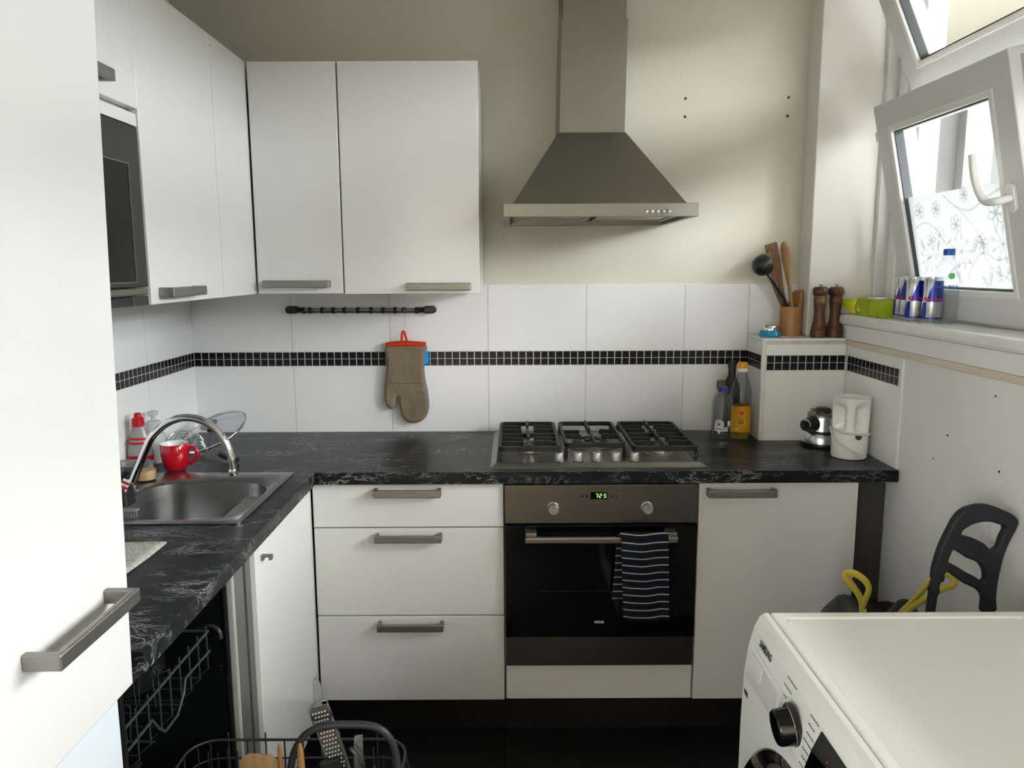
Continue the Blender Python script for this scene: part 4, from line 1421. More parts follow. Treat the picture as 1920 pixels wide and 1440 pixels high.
def mill(x, y, label, band):
    e = thing('pepper_mill', label, 'pepper mill', (x, y, 1.266), 'wooden mills on the ledge')
    z = 1.266
    MB().lathe([(.0270, z), (.0270, z + .026), (.0245, z + .028), (.0252, z + .031), (.0252, z + .038), (.0232, z + .041), (.0225, z + .046), (.0225, z + .051), (.0200, z + .056), (.0183, z + .078), (.0183, z + .100), (.0208, z + .118), (.0212, z + .121)],
               (x, y, 0), 32).build('body', 'wood_dark', e, smooth=30)
    MB().lathe([(.0208, z + .121), (.0198, z + .123), (.0215, z + .125), (.0215, z + .138), (.0198, z + .141), (.0215, z + .143), (.0215, z + .147)], (x, y, 0), 32).build('collar', 'wood_band' if band else 'wood_dark', e, smooth=30)
    MB().lathe([(.0195, z + .147), (.0245, z + .152), (.0268, z + .162), (.0255, z + .172), (.020, z + .178), (.006, z + .180)], (x, y, 0), 32).build('head', 'wood_dark', e, smooth=40)
    nt = MB().lathe([(.0035, z + .179), (.0035, z + .184), (.0058, z + .187), (.0060, z + .191), (.003, z + .195)], (x, y, 0), 16).build('finial', 'chrome', e, smooth=40)


mill(2.2935, -.135, 'wooden pepper mill with a pale band, next to the bamboo pot', True)
mill(2.3500, -.135, 'all-dark wooden pepper mill next to the green wipes', False)
tm = thing('kitchen_timer', 'small cyan dish-shaped timer with a chrome top on the ledge', 'timer', (2.134, -.1, 1.266))
lathe_part('base', [(.036, 1.2665), (.039, 1.271), (.034, 1.286), (.031, 1.290)], (2.134, -.095, 0), 'blue_cup', tm)
lathe_part('dial', [(.028, 1.289), (.028, 1.304), (.026, 1.306), (.023, 1.303), (.0, 1.302)], (2.134, -.095, 0), 'chrome', tm, cap1=False)

# --- wet wipes pack on the sill
wp_ = thing('wipes_pack', 'lime green wet wipes packet on the window sill', 'packet', (2.44, -.25, 1.35))
pk = []
for k in range(15):
    u = k / 14
    y = -.128 - .252 * u
    hgt = .054 * min(1, (u / .30)) ** .8 + .005
    if u > .93:
        hgt *= 1 - (u - .93) / .07 * .35
    wd = .048 * (.55 + .45 * min(1, u / .28))
    z0 = 1.3508 + (.040 * (1 - min(1, u / .30)) ** 1.3)
    jit = .002 * math.sin(k * 2.3)
    cxp = 2.440 + .004 * math.sin(k * 1.7) - .05 * (1 - min(1, u / .3))
    pk.append([(cxp - wd + jit, y, z0 + hgt * .15), (cxp - wd - .002, y, z0 + hgt * .55), (cxp - wd * .86, y, z0 + hgt * .95 + jit), (cxp, y, z0 + hgt * 1.04), (cxp + wd * .86, y, z0 + hgt * .95), (cxp + wd, y, z0 + hgt * .5), (cxp + wd * .95, y, z0), (cxp - wd * .95, y, z0)])
MB().loops(pk[4:]).build('pack', 'lime', wp_, smooth=60)
MB().loops(pk[:5]).build('crimped_end', 'lime_yellow', wp_, smooth=60)
MB().box(2.408, 2.462, -.335, -.245, 1.4065, 1.412).build('flap', 'label_white', wp_, bevel=.003)
MB().lathe([(.013, 0), (.013, .0015)], n=18, X=Matrix.Translation((2.391, -.232, 1.376)) @ Matrix.Rotation(-1.45, 4, 'Y')).build('lemon_print', 'label_pale', wp_)


# --- energy drink cans
def can(x, y, rot, label):
    e = thing('drink_can', label, 'can', (x, y, 1.35), 'energy drink cans on the sill')
    z, r = 1.3505, .0265
    lathe_part('can_body', [(.0205, z), (.0235, z + .003), (r, z + .010), (r, z + .124), (.0235, z + .131), (.0240, z + .1335), (.0225, z + .1335), (.021, z + .130), (.0, z + .130)], (x, y, 0), 'can_silver', e, n=32, cap1=False)
    rp_ = r + .0006

    def on(u, v):
        a = u / r + rot
        return (x + rp_ * math.cos(a), y + rp_ * math.sin(a), z + v)
    # slanted blue fields
    fl_ = MB()
    for s0_, s1_, za, zb, sk_ in ((.000, .056, .062, .123, -.020), (.084, .140, .062, .123, -.020), (-.026, .0, .012, .060, -.016), (.058, .088, .012, .060, -.016)):
        n, nr = 18, 10
        vs, fs = [], []
        for j in range(nr + 1):
            for i in range(n + 1):
                u = s0_ + (s1_ - s0_) * i / n - sk_ * (j / nr) * (1 - i / n)
                vs.append(on(u, za + (zb - za) * j / nr))
        fs = [(j * (n + 1) + i, j * (n + 1) + i + 1, (j + 1) * (n + 1) + i + 1, (j + 1) * (n + 1) + i) for j in range(nr) for i in range(n)]
        fl_.add(vs, fs)
    fl_.build('blue_field', 'can_blue', e, kind='stuff')
    MB().lathe([(rp_, z + .0105), (rp_, z + .015)], (x, y, 0), 32, cap0=False, cap1=False).build('blue_band', 'can_blue', e)
    for off in (.019, .105):
        lettering('Red Bull', .0155, lambda u, v, off=off: (x + (rp_ + .0004) * math.cos((u + off) / r + rot), y + (rp_ + .0004) * math.sin((u + off) / r + rot), z + .069 + v), 'can_red', e, bold=.0003)
    MB().tube([(x - .006, y, z + .1315), (x + .008, y, z + .1315)], .004, 8, flat=.3).build('pull_tab', 'can_silver', e)


can(2.452, -.405, -2.95, 'energy drink can standing closest to the green wipes packet')
can(2.4415, -.462, -3.35, 'second energy drink can from the green wipes packet')
can(2.427, -.525, -2.50, 'third energy drink can with red lettering turned to the room')
can(2.448, -.585, -2.7, 'fourth energy drink can, seen through the clear bottle')


def bottle(name, label, c, z0, prof, cap_prof, cap_m, body_m='pet'):
    e = thing(name, label, 'bottle', (c[0], c[1], z0))
    inner = [(max(r - .0012, 0), z) for r, z in reversed(prof)]
    MB().lathe([(r, z0 + z) for r, z in prof], (c[0], c[1], 0), 32, cap0=True, cap1=False).build('bottle', body_m, e, smooth=40)
    MB().lathe([(r, z0 + z) for r, z in cap_prof], (c[0], c[1], 0), 28).build('cap', cap_m, e, smooth=40)
    return e


ribs = []
for k in range(6):
    z = .025 + k * .0095
    ribs += [(.0315, z), (.0298, z + .0045), (.0315, z + .009)]
pw = [(.026, .0005), (.031, .006)] + ribs + [(.0315, .085), (.0325, .09), (.0325, .145), (.030, .162), (.020, .182), (.0135, .190), (.0135, .197)]
wb2 = bottle('water_bottle', 'clear water bottle with a bright blue cap on the sill beside the cans', (2.452, -.648), 1.3505, pw, [(.0155, .196), (.0155, .213), (.014, .2145)], 'cap_blue')
lab = wb2


def wrap(cx, cy, r, a0, z):
    return lambda u, v: (cx + r * math.cos(a0 + u / r), cy + r * math.sin(a0 + u / r), z + v)


lettering('KOOLZUUR', .0115, wrap(2.452, -.648, .0331, -2.05, 1.457), 'label_text_blue', wb2, bold=.0003)
fz = wrap(2.452, -.648, .0331, -2.05, 1.446)
for q in range(7):
    MB().add([fz(-.022 + .0065 * q, -.001), fz(-.018 + .0065 * q, -.001), fz(-.018 + .0065 * q, .0012), fz(-.022 + .0065 * q, .0012)], [(0, 1, 2, 3)]).build('print_stroke', 'label_text_blue', wb2)
vs = [(u, v) for u, v in [(.009 * math.cos(2 * PI * k / 18), .009 * math.sin(2 * PI * k / 18)) for k in range(18)]]
fn = wrap(2.452, -.648, .0328, -1.75, 1.488)
MB().add([fn(u, v) for u, v in vs], [tuple(range(18))]).build('round_mark', 'label_green', wb2)

# --- worktop bottles
WBX, WBY = 1.908, -.325
ribs = []
for k in range(3):
    z = .030 + k * .016
    ribs += [(.0315, z), (.0302, z + .006), (.0315, z + .012)]
ribs2 = []
for k in range(4):
    z = .125 + k * .010
    ribs2 += [(.0318, z), (.0302, z + .005), (.0318, z + .0095)]
pw = [(.026, .0005), (.0315, .007), (.0318, .02)] + ribs + [(.0310, .080), (.0310, .118)] + ribs2 + [(.030, .172), (.024, .186), (.0145, .197), (.0145, .203)]
w1 = bottle('water_bottle', 'clear mineral water bottle with a navy cap next to the hob', (WBX, WBY), .9005, pw, [(.0165, .201), (.0165, .2165), (.015, .218)], 'cap_navy', 'pet_ribbed')
fn0 = wrap(WBX, WBY, .0318, math.radians(-117), .9005)
pin = []
for k in range(17):
    a = math.radians(-40) + math.radians(260) * k / 16
    pin.append((.0165 * math.cos(a), .094 + .0165 * math.sin(a)))
pin.append((0, .060))
MB().add([fn0(u - .003, v) for u, v in pin], [tuple(range(len(pin)))]).build('label', 'label_white', w1)
fnb = wrap(WBX, WBY, .0322, math.radians(-117), .9005)
bnd = [(-.021 + .05 * k / 8, .0705) for k in range(9)] + [(.029 - .05 * k / 8, .0845) for k in range(9)]
MB().add([fnb(u, v) for u, v in bnd], [(k, k + 1, 16 - k, 17 - k) for k in range(8)]).build('label_band', 'label_white', w1)
fnt = wrap(WBX, WBY, .0326, math.radians(-117), .9005)
lettering('CHAUDFONTAINE', .0098, lambda u, v: fnt(u + .004, v + .0775), 'ink_black', w1, bold=.0003, sx=.78)
lettering('M', .008, lambda u, v: fnt(u - .003, v + .0935), 'ink_black', w1, bold=.0006)
bc = [(.026 + .011 * k / 3, .088) for k in range(4)] + [(.037 - .011 * k / 3, .106) for k in range(4)]
MB().add([fnb(u, v) for u, v in bc], [(k, k + 1, 6 - k, 7 - k) for k in range(3)]).build('bar_code', 'label_white', w1)
OX, OY = 2.028, -.135
po = [(.028, .0005), (.034, .006), (.0355, .015), (.0355, .12), (.034, .124), (.0355, .130), (.036, .165), (.033, .19), (.024, .218), (.0155, .238), (.0145, .252)]
o1 = bottle('oil_bottle', 'sunflower oil bottle with yellow label and yellow cap by the tiled ledge', (OX, OY), .9005, po, [(.0175, .245), (.0178, .258), (.0178, .2745), (.016, .2765)], 'cap_yellow', 'pet_ribbed')
MB().lathe([(.0180, 1.1445), (.0182, 1.1570)], (OX, OY, 0), 28, cap0=False, cap1=False).build('cap_ring', 'cap_white', o1)
MB().lathe([(.033, .902), (.0345, .912), (.0345, .923), (.0, .923)], (OX, OY, 0), 28, cap1=False).build('oil', 'oil', o1, smooth=40)
MB().lathe([(.0362, .926), (.0362, 1.022)], (OX, OY, 0), 40, cap0=False, cap1=False).build('label', 'label_yellow', o1, smooth=60)
fo = wrap(OX, OY, .0366, math.radians(-108), .9)
disc = [(.017 * math.cos(2 * PI * k / 22), .067 + .017 * math.sin(2 * PI * k / 22)) for k in range(22)]
MB().add([fo(u + .002, v) for u, v in disc], [tuple(range(22))]).build('label_disc', 'label_pale', o1)
fo2 = wrap(OX, OY, .0370, math.radians(-108), .9)
lettering('Zonnebloem', .0078, lambda u, v: fo2(u + .002, v + .073), 'cap_brown', o1)
lettering('OLIE', .0110, lambda u, v: fo2(u + .002, v + .062), 'cap_brown', o1, bold=.0003)
d2 = [(.0065 * math.cos(2 * PI * k / 14), .098 + .0065 * math.sin(2 * PI * k / 14)) for k in range(14)]
MB().add([fo2(u + .004, v) for u, v in d2], [tuple(range(14))]).build('round_logo', 'can_red', o1)
bx = [(-.020 + .016 * k / 3, .034) for k in range(4)] + [(-.004 - .016 * k / 3, .043) for k in range(4)]
MB().add([fo2(u, v) for u, v in bx], [(k, k + 1, 6 - k, 7 - k) for k in range(3)]).build('nutrition_box', 'label_pale', o1)
bottle('vinegar_bottle', 'clear bottle with a brown cap half hidden behind the mineral water', (1.9285, -.225), .9005,
       [(.026, .0005), (.030, .006), (.030, .14), (.026, .165), (.0145, .185), (.0140, .198)], [(.0155, .195), (.0155, .2225), (.014, .224)], 'cap_brown', 'pet_ribbed')
bottle('sauce_bottle', 'dark glass bottle standing behind the sunflower oil', (2.018, -.040), .9005,
       [(.028, .0005), (.033, .006), (.033, .16), (.028, .185), (.0145, .215), (.014, .245)], [(.0155, .244), (.0155, .266), (.014, .268)], 'black_plastic', 'dark_bottle')

# --- blender base
bl = thing('blender_base', 'silver and black blender motor base in the tiled corner', 'blender', (2.285, -.29, .9))
BXc, BYc = 2.277, -.255
lathe_part('foot', [(.066, .9005), (.068, .906), (.066, .914)], (BXc, BYc, 0), 'black_plastic', bl)
lathe_part('lower_shell', [(.067, .914), (.066, .932), (.061, .947), (.058, .949)], (BXc, BYc, 0), 'can_silver', bl, n=40)
lathe_part('groove', [(.056, .948), (.056, .957)], (BXc, BYc, 0), 'black_plastic', bl)
lathe_part('upper_shell', [(.056, .956), (.054, .975), (.051, 1.004), (.048, 1.006)], (BXc, BYc, 0), 'can_silver', bl, n=40)
lathe_part('collar', [(.050, 1.004), (.050, 1.012), (.044, 1.016), (.030, 1.016)], (BXc, BYc, 0), 'steel', bl, n=40)
lathe_part('coupling', [(.030, 1.015), (.030, 1.022), (.026, 1.028), (.022, 1.033), (.0, 1.033)], (BXc, BYc, 0), 'black_plastic', bl, n=10, cap1=False)
for a in (.6, 2.2, 3.7, 5.2):
    x_, y_ = BXc + .041 * math.cos(a), BYc + .041 * math.sin(a)
    lathe_part('lug', [(.006, 1.013), (.006, 1.022), (.004, 1.024)], (x_, y_, 0), 'steel', bl, n=12)
kd = Vector((-.86, -.50, 0)).normalized()
KX = Matrix.Translation((BXc + kd.x * .048, BYc + kd.y * .048, .980)) @ kd.to_track_quat('Z', 'Y').to_matrix().to_4x4()
kk = MB().lathe([(.0285, 0), (.0275, .012), (.022, .026), (.0195, .038), (.0185, .040)], n=28, X=KX).build('dial', 'black_plastic', bl, smooth=40)
MB().lathe([(.0200, .036), (.0205, .042), (.0165, .0425), (.0165, .039)], n=28, X=KX, cap0=False, cap1=False).build('dial_ring', 'chrome', kk, smooth=40)
MB().tube(smooth_path([(BXc - .057, BYc - .012, .955), (BXc - .040, BYc - .044, .953), (BXc - .005, BYc - .061, .950), (BXc + .04, BYc - .048, .951)], 4), .0028, 8).build('cord', 'black_plastic', bl, smooth=60)

# --- white juicer / coffee grinder with its cord wrapped around
jc = thing('coffee_grinder', 'white electric coffee grinder with its cord wrapped around it', 'grinder', (2.305, -.43, .9))
JX, JY = 2.299, -.425
lathe_part('base', [(.052, .9005), (.055, .904), (.0562, .955), (.0562, .984), (.053, .986)], (JX, JY, 0), 'machine_white', jc, n=48)
MB().lathe([(.0570, .9000), (.0570, .9022)], (JX, JY, 0), 40).build('foot_ring', 'black_plastic', jc)
# scooped upper cover: flat front and back faces carved out of the round body
rings = []
for j in range(19):
    t = j / 18
    z = .985 + .115 * t
    ring = []
    for k in range(72):
        a = 2 * PI * k / 72
        r = .0555 + .0035 * t
        da = abs((a - (-PI / 2 - .42) + PI) % (2 * PI) - PI)
        # two thumb scoops either side of a central rib
        def sc_(centre, wd):
            d_ = abs((a - centre + PI) % (2 * PI) - PI)
            return max(0, 1 - (d_ / wd) ** 2) ** .8
        prof_t = 1 / (1 + math.exp(-16 * (t - .06))) * 1 / (1 + math.exp(22 * (t - .78)))
        cut = (sc_(-PI / 2 - .42 - .72, .50) + sc_(-PI / 2 - .42 + .72, .50)) * .030 * prof_t
        ring.append((JX + (r - cut) * math.cos(a), JY + (r - cut) * math.sin(a), z))
    rings.append(ring)
top_in = [[(JX + (p[0] - JX) * s_, JY + (p[1] - JY) * s_, 1.100 - dz) for p in rings[-1]] for s_, dz in ((.965, .0), (.93, .006), (.6, .012))]
MB().loops(rings + top_in).build('cover', 'machine_white', jc, smooth=60)
pts = []
for k in range(33):
    a = -PI * 1.12 + 2 * PI * 1.0 * k / 32 + .15
    pts.append((JX + .0605 * math.cos(a), JY + .0605 * math.sin(a), .989 - .006 * math.cos(a + .5)))
pts += [(JX - .0605, JY - .012, .972), (JX - .052, JY - .036, .955), (JX - .026, JY - .056, .938), (JX + .004, JY - .0615, .922)]
MB().tube(smooth_path(pts, 2), .0030, 8).build('cord', 'cord_white', jc, smooth=60)
B(JX - .001, JX + .014, JY - .066, JY - .054, .914, .926).build('plug', 'cord_white', jc, bevel=.002)
MB().lathe([(.010, 0), (.010, .003)], n=16, X=Matrix.Translation((JX + .003, JY - .0565, .978)) @ Matrix.Rotation(PI / 2, 4, 'X')).build('button', 'wood_dark', jc)

# ================================================================== DISHWASHER
dw = thing('dishwasher', 'open built-in dishwasher with black interior beside the sink cabinet', 'dishwasher', (.3, -1.43, 0))
DY0, DY1 = -1.70, -1.165
MB().cells([DY0, DY0 + .012, -1.228, -1.145], [.12, .135, .815, .855], lambda i, j: not (i == 1 and j == 1), .03, .545, X=RX).build('tub', 'tub_black', dw)
B(.03, .045, DY0 + .012, -1.228, .135, .815).build('tub_back', 'tub', dw)
B(.545, .5605, -1.213, -1.152, .10, .857).build('front_flange', 'flange', dw, bevel=.003)
B(.545, .562, -1.2255, -1.2135, .10, .857).build('flange_lip', 'lip', dw, bevel=.004)
B(.54, .553, -1.1515, -1.1425, .10, .857).build('seal', 'tub_black', dw)
B(.53, .562, -1.142, -1.1085, .10, .857).build('side_strip', 'strip_grey', dw, bevel=.001)
MB().tube([(.543, -1.231, .14), (.543, -1.231, .81)], .005, 8).build('gasket', 'tub_black', dw)
for z in (.60, .70):
    B(.08, .53, -1.232, -1.214, z, z + .018).build('rack_rail', 'tub', dw, bevel=.003)
MB().tube(smooth_path([(.47, -1.225, .705), (.51, -1.245, .72), (.535, -1.255, .715), (.54, -1.256, .695)], 4), .005, 8).build('rail_clip', 'wire', dw, smooth=50)
B(.56, 1.19, -1.69, -1.17, .085, .135).build('door', 'tub', dw, bevel=.006)
B(.575, 1.185, -1.66, -1.20, .134, .138).build('door_liner', 'tub_black', dw)


def wires(paths, r=.0022, n=6):
    mb = MB()
    for p in paths:
        mb.tube(p, r, n)
    return mb


# upper rack inside: rails along Y, hoops along X
rk = []
YA, YB = -1.30, -1.675
rk.append([(.530, YA, .735), (.530, YB, .738)])
rk.append([(.535, YA - .01, .694), (.530, -1.42, .694), (.530, -1.425, .694), (.533, -1.44, .674), (.533, -1.475, .645), (.533, -1.53, .645), (.533, -1.555, .668), (.53, -1.57, .694), (.53, YB, .694)])
rk.append([(.08, YA, .735), (.530, YA, .735)])
rk.append([(.08, YB, .735), (.530, YB, .735)])
rk.append([(.08, YA, .735), (.08, YB, .735)])
wires(rk, .0032, 8).build('upper_rack', 'wire', dw, smooth=60, kind='stuff')
up = bpy.data.objects['upper_rack']
for k in range(9):
    y = YA - .012 - k * .045
    pth = [(.531, y, .752), (.531, y, .655), (.505, y, .632), (.10, y, .632), (.08, y, .66), (.08, y, .745)]
    MB().tube(pth, .0021, 6).build('rack_hoop', 'wire', up, smooth=60)
for k in range(10):
    x = .47 - k * .04
    y = -1.42
    MB().tube([(x, y - .012, .634), (x - .004, y - .012, .71), (x - .001, y - .006, .722), (x + .004, y, .71), (x, y, .634)], .0018, 6).build('rack_tine', 'wire', up, smooth=60)
    MB().tube([(x, -1.55, .634), (x - .004, -1.55, .70), (x - .001, -1.544, .712), (x + .004, -1.538, .70), (x, -1.538, .634)], .0018, 6).build('rack_tine', 'wire', up, smooth=60)
MB().tube([(.52, -1.42, .634), (.10, -1.42, .634)], .0022, 6).build('rack_bar', 'wire', up)
MB().tube([(.52, -1.545, .634), (.10, -1.545, .634)], .0022, 6).build('rack_bar', 'wire', up)

# lower rack pulled out over the open door
LRx0, LRx1, LRy0, LRy1, LRz0, LRz1 = .46, .955, -1.645, -1.245, .205, .44
lr_ = MB()
top = rr((LRx0 + LRx1) / 2, (LRy0 + LRy1) / 2, LRx1 - LRx0, LRy1 - LRy0, .06, LRz1, 6)
mid = rr((LRx0 + LRx1) / 2, (LRy0 + LRy1) / 2, LRx1 - LRx0 - .004, LRy1 - LRy0 - .004, .06, LRz1 - .045, 6)
lr_.tube(top, .0032, 8, True)
lr_.tube(mid, .0024, 8, True)
low = lr_.build('lower_rack', 'wire', dw, smooth=60, kind='stuff')
for k in range(11):
    x = LRx0 + .035 + k * .043
    ht = .018 if k % 2 else .0
    MB().tube([(x, LRy1, LRz1 + ht), (x, LRy1, LRz0 + .01), (x, LRy1 - .012, LRz0), (x, LRy0 + .012, LRz0), (x, LRy0, LRz0 + .01), (x, LRy0, LRz1)], .0021, 6).build('rack_hoop', 'wire', low, smooth=60)
for k in range(7):
    y = LRy1 - .06 - k * .05
    MB().tube([(LRx0, y, LRz1), (LRx0, y, LRz0 + .012), (LRx0 + .012, y, LRz0 + .003), (LRx1 - .012, y, LRz0 + .003), (LRx1, y, LRz0 + .012), (LRx1 + .006, y + .004, LRz1 - .03), (LRx1, y, LRz1)], .0021, 6).build('rack_hoop', 'wire', low, smooth=60)
for k in range(6):
    x = .49 + k * .022
    MB().tube([(x, -1.30, LRz0), (x, -1.30, LRz1 + .015 - .006 * (k % 3))], .0019, 6).build('rack_tine', 'wire', low)
for k in range(8):
    x = .77 + k * .022
    MB().tube([(x, -1.285, LRz0), (x, -1.285, LRz1 - .012 + .02 * (k % 2))], .0019, 6).build('rack_tine', 'wire', low)

# cutlery basket with a big arched handle
cb = thing('cutlery_basket', 'dark plastic cutlery basket with an arched carrying handle', 'basket', (.845, -1.42, .21))
cbx0, cbx1, cby0, cby1 = .735, .955, -1.47, -1.37
hp = [(.729, -1.42, .36), (.730, -1.42, .44), (.735, -1.42, .495), (.746, -1.42, .533), (.768, -1.42, .566), (.802, -1.42, .5835), (.854, -1.42, .588), (.906, -1.42, .5845), (.934, -1.42, .568), (.950, -1.42, .537), (.957, -1.42, .49), (.960, -1.42, .43), (.961, -1.42, .36)]
MB().tube(smooth_path(hp, 4), .0078, 10).build('handle', 'wire', cb, smooth=60)
MB().cells([cbx0 - .012, cbx0 - .006, (cbx0 + cbx1) / 2 - .002, (cbx0 + cbx1) / 2 + .002, cbx1 + .004, cbx1 + .012], [cby0, cby0 + .004, cby1 - .004, cby1],
           lambda i, j: not (i in (1, 3) and j == 1), .22, .40).build('bin', 'black_plastic', cb)
B(cbx0 - .012, cbx1 + .012, cby0, cby1, .2135, .221).build('bottom', 'black_plastic', cb)

# grater
gt = thing('grater', 'flat metal grater with a black grip standing in the cutlery basket', 'grater', (.85, -1.43, .37))
GX = Matrix.Translation((.856, -1.400, .388)) @ Matrix.Rotation(math.radians(-17), 4, 'Y') @ Matrix.Rotation(math.radians(-3), 4, 'X')
gw = .021
MB().box(-gw, gw, -.0015, .0015, .02, .232, X=GX).build('plate', 'steel_dark', gt)
for sx in (-gw, gw):
    MB().tube([GX @ Vector((sx, 0, .0)), GX @ Vector((sx, 0, .228 + (.012 if sx > 0 else 0)))], .0024, 8).build('edge', 'chrome', gt, smooth=60)
MB().tube([GX @ Vector((-gw, 0, .228)), GX @ Vector((-gw * .5, 0, .237)), GX @ Vector((0, 0, .241)), GX @ Vector((gw * .5, 0, .242)), GX @ Vector((gw, 0, .240))], .0024, 8).build('edge', 'chrome', gt, smooth=60)
hl = MB()
for j in range(17):
    for i in range(6):
        x = -gw + .0055 + i * .0066 + (.0033 if j % 2 else 0)
        if x > gw - .004:
            continue
        z = .075 + j * .0090
        hl.lathe([(.0019, -.0034), (.0019, -.0015)], (x, 0, z), 8, 'y', X=GX)
hl.build('holes', 'label_white', gt, kind='stuff')
MB().box(-gw - .014, gw - .012, -.014, -.004, .0, .118, X=GX).build('grip', 'black_plastic', gt, bevel=.004)

# wooden utensils, knife and cutlery in the basket and rack
paddle('wooden_spoon', 'broad wooden spoon lying in the lower dishwasher rack', 'wood_light', (.640, -1.46, .26), (.672, -1.42, .522), .040, .004, .1,
       side=(1, .1, -.12), prof=[(0, .005), (.35, .006), (.55, .022), (.75, .037), (.90, .040), (.97, .036), (1, .024)])
paddle('wooden_spatula', 'narrow reddish wooden spatula in the dishwasher rack', 'bamboo', (.728, -1.425, .25), (.712, -1.42, .545), .006, .004, .1,
       side=(1, 0, 0), prof=[(0, .004), (.5, .006), (.8, .0065), (.97, .004), (1, .002)])
paddle('wooden_stick', 'upright wooden spatula handle in front of the grater', 'bamboo', (.766, -1.448, .25), (.763, -1.445, .562), .0085, .004, .1,
       side=(1, 0, 0), prof=[(0, .007), (.5, .0075), (.85, .0078), (.97, .006), (1, .003)])
for o in (bpy.data.objects['wooden_spoon.001'], bpy.data.objects['wooden_spatula.001'], bpy.data.objects['wooden_stick']):
    o['group'] = 'utensils in the dishwasher'
kf = thing('kitchen_knife', 'knife standing blade-up in the cutlery basket', 'knife', (.88, -1.43, .24), 'utensils in the dishwasher')
MB().loops([[(.869, -1.4295, .36), (.887, -1.4305, .36), (.887, -1.4285, .36)], [(.869, -1.4295, .555), (.888, -1.4305, .560), (.888, -1.4285, .560)], [(.872, -1.4295, .570), (.8885, -1.4305, .572), (.8885, -1.4285, .572)]]).build('blade', 'can_silver', kf)
B(.871, .886, -1.436, -1.423, .235, .36).build('grip', 'black_plastic', kf, bevel=.003)
for k, (x, y, tx, zt, kind) in enumerate(((.870, -1.455, .876, .515, 0), (.882, -1.45, .888, .520, 1), (.905, -1.445, .912, .512, 0), (.915, -1.455, .920, .500, 1), (.855, -1.46, .860, .495, 0))):
    e = thing('fork' if kind else 'table_knife', ['steel table knife', 'steel fork'][kind] + [' leaning against the basket knife', ' beside the basket knife', ' between the knife and the basket handle', ' closest to the basket handle end', ' deepest in the cutlery basket'][k], 'cutlery', (x, y, .24), 'utensils in the dishwasher')
    MB().tube([(x, y, .24), ((x + tx) / 2, y, .38), (tx, y, zt - .02)], [.004, .003, .004], 8, flat=.5).build('stem', 'chrome', e, smooth=60)
    if kind:
        for q in (-.006, -.002, .002, .006):
            MB().tube([(tx + q * .6, y, zt - .024), (tx + q, y, zt)], [.0012, .0008], 6).build('prong', 'chrome', e)
    else:
        MB().tube([(tx, y, zt - .022), (tx + .002, y, zt)], [.0045, .0015], 8, flat=.3).build('blade', 'chrome', e, smooth=60)
sk2 = tag(MB().tube(smooth_path([(.862, -1.44, .550), (.875, -1.442, .538), (.887, -1.444, .515), (.893, -1.446, .46), (.894, -1.448, .26)], 4), [.003] + [.0055] * 16, 8, flat=.6).build('peeler', 'black_plastic', smooth=60),
          'curved black plastic handle poking out of the cutlery basket', 'utensil', 'utensils in the dishwasher')
# crockery inside
pt = thing('cooking_pot', 'dark steel pot upside down in the dishwasher', 'pot', (.33, -1.33, .64))
lathe_part('pot', [(.078, .637), (.080, .64), (.080, .70), (.072, .715), (.0, .716)], (.36, -1.335, 0), 'pot', pt, cap1=False)
MB().tube(smooth_path([(.44, -1.335, .66), (.468, -1.325, .667), (.470, -1.345, .667), (.44, -1.35, .66)], 4), .004, 8).build('handle', 'chrome', pt, smooth=60)
gl = tag(MB().lathe([(.030, .637), (.034, .70), (.036, .735), (.034, .735), (.030, .65), (.0, .646)], (.44, -1.60, 0), 24, cap1=False).build('drinking_glass', 'pet', smooth=40), 'clear drinking glass in the upper dishwasher rack', 'glass')
pn = thing('frying_pan', 'black pan leaning inside the lower dishwasher space', 'pan', (.3, -1.4, .2))
PX = Matrix.Translation((.30, -1.42, .36)) @ Matrix.Rotation(math.radians(62), 4, 'Y')
MB().lathe([(.0, -.018), (.105, -.018), (.125, .020), (.121, .020), (.102, -.014), (.0, -.014)], n=40, cap0=False, cap1=False, X=PX).build('pan', 'pot', pn, smooth=40)
MB().tube([PX @ Vector((0, .12, .014)), PX @ Vector((0, .20, .02))], .009, 10).build('handle', 'black_plastic', pn, smooth=50)

# ================================================================== WASHING MACHINE
wm = thing('washing_machine', 'white front-loading washing machine in the lower right foreground', 'washing machine', (1.92, -1.76, 0))
WY1, WY0 = -1.464, -2.062
MB().prism([(1.690, .02), (2.205, .02), (2.205, .829), (1.690, .829)], WY0 + .002, WY1 - .002, 'y').build('body', 'machine_white', wm, bevel=.004)
fp = [(1.691, .02), (1.6505, .02), (1.6495, .52), (1.650, .64), (1.6535, .735), (1.660, .785), (1.669, .822), (1.678, .842), (1.686, .849), (1.6965, .850), (1.6965, .83), (1.691, .83)]
MB().prism(fp, WY0, WY1, 'y').build('front_panel', 'machine_white', wm, bevel=.004, seg=3)
MB().cells([1.6985, 1.722, 2.176, 2.206], [WY0, WY0 + .03, WY1 - .026, WY1], lambda i, j: not (i == 1 and j == 1), .830, .8505).build('lid_border', 'machine_white', wm, bevel=.005, seg=3)
MB().loops([rr((1.722 + 2.176) / 2, (WY0 + WY1) / 2 + .002, .462, .55, .03, z, 5) for z in (.836, .8475)]).build('lid_panel', 'machine_lid', wm, smooth=30)


def fx(z):
    for (xa, za), (xb, zb) in zip(fp[1:8], fp[2:9]):
        if za <= z <= zb:
            return xa + (xb - xa) * (z - za) / (zb - za)
    return 1.65


def onf(y, z, d=.0006):
    return (fx(z) - d, y, z)


def face_patch(name, poly, m, parent, d=.0006):
    return MB().add([onf(y, z, d) for y, z in poly], [tuple(range(len(poly)))]).build(name, m, parent)


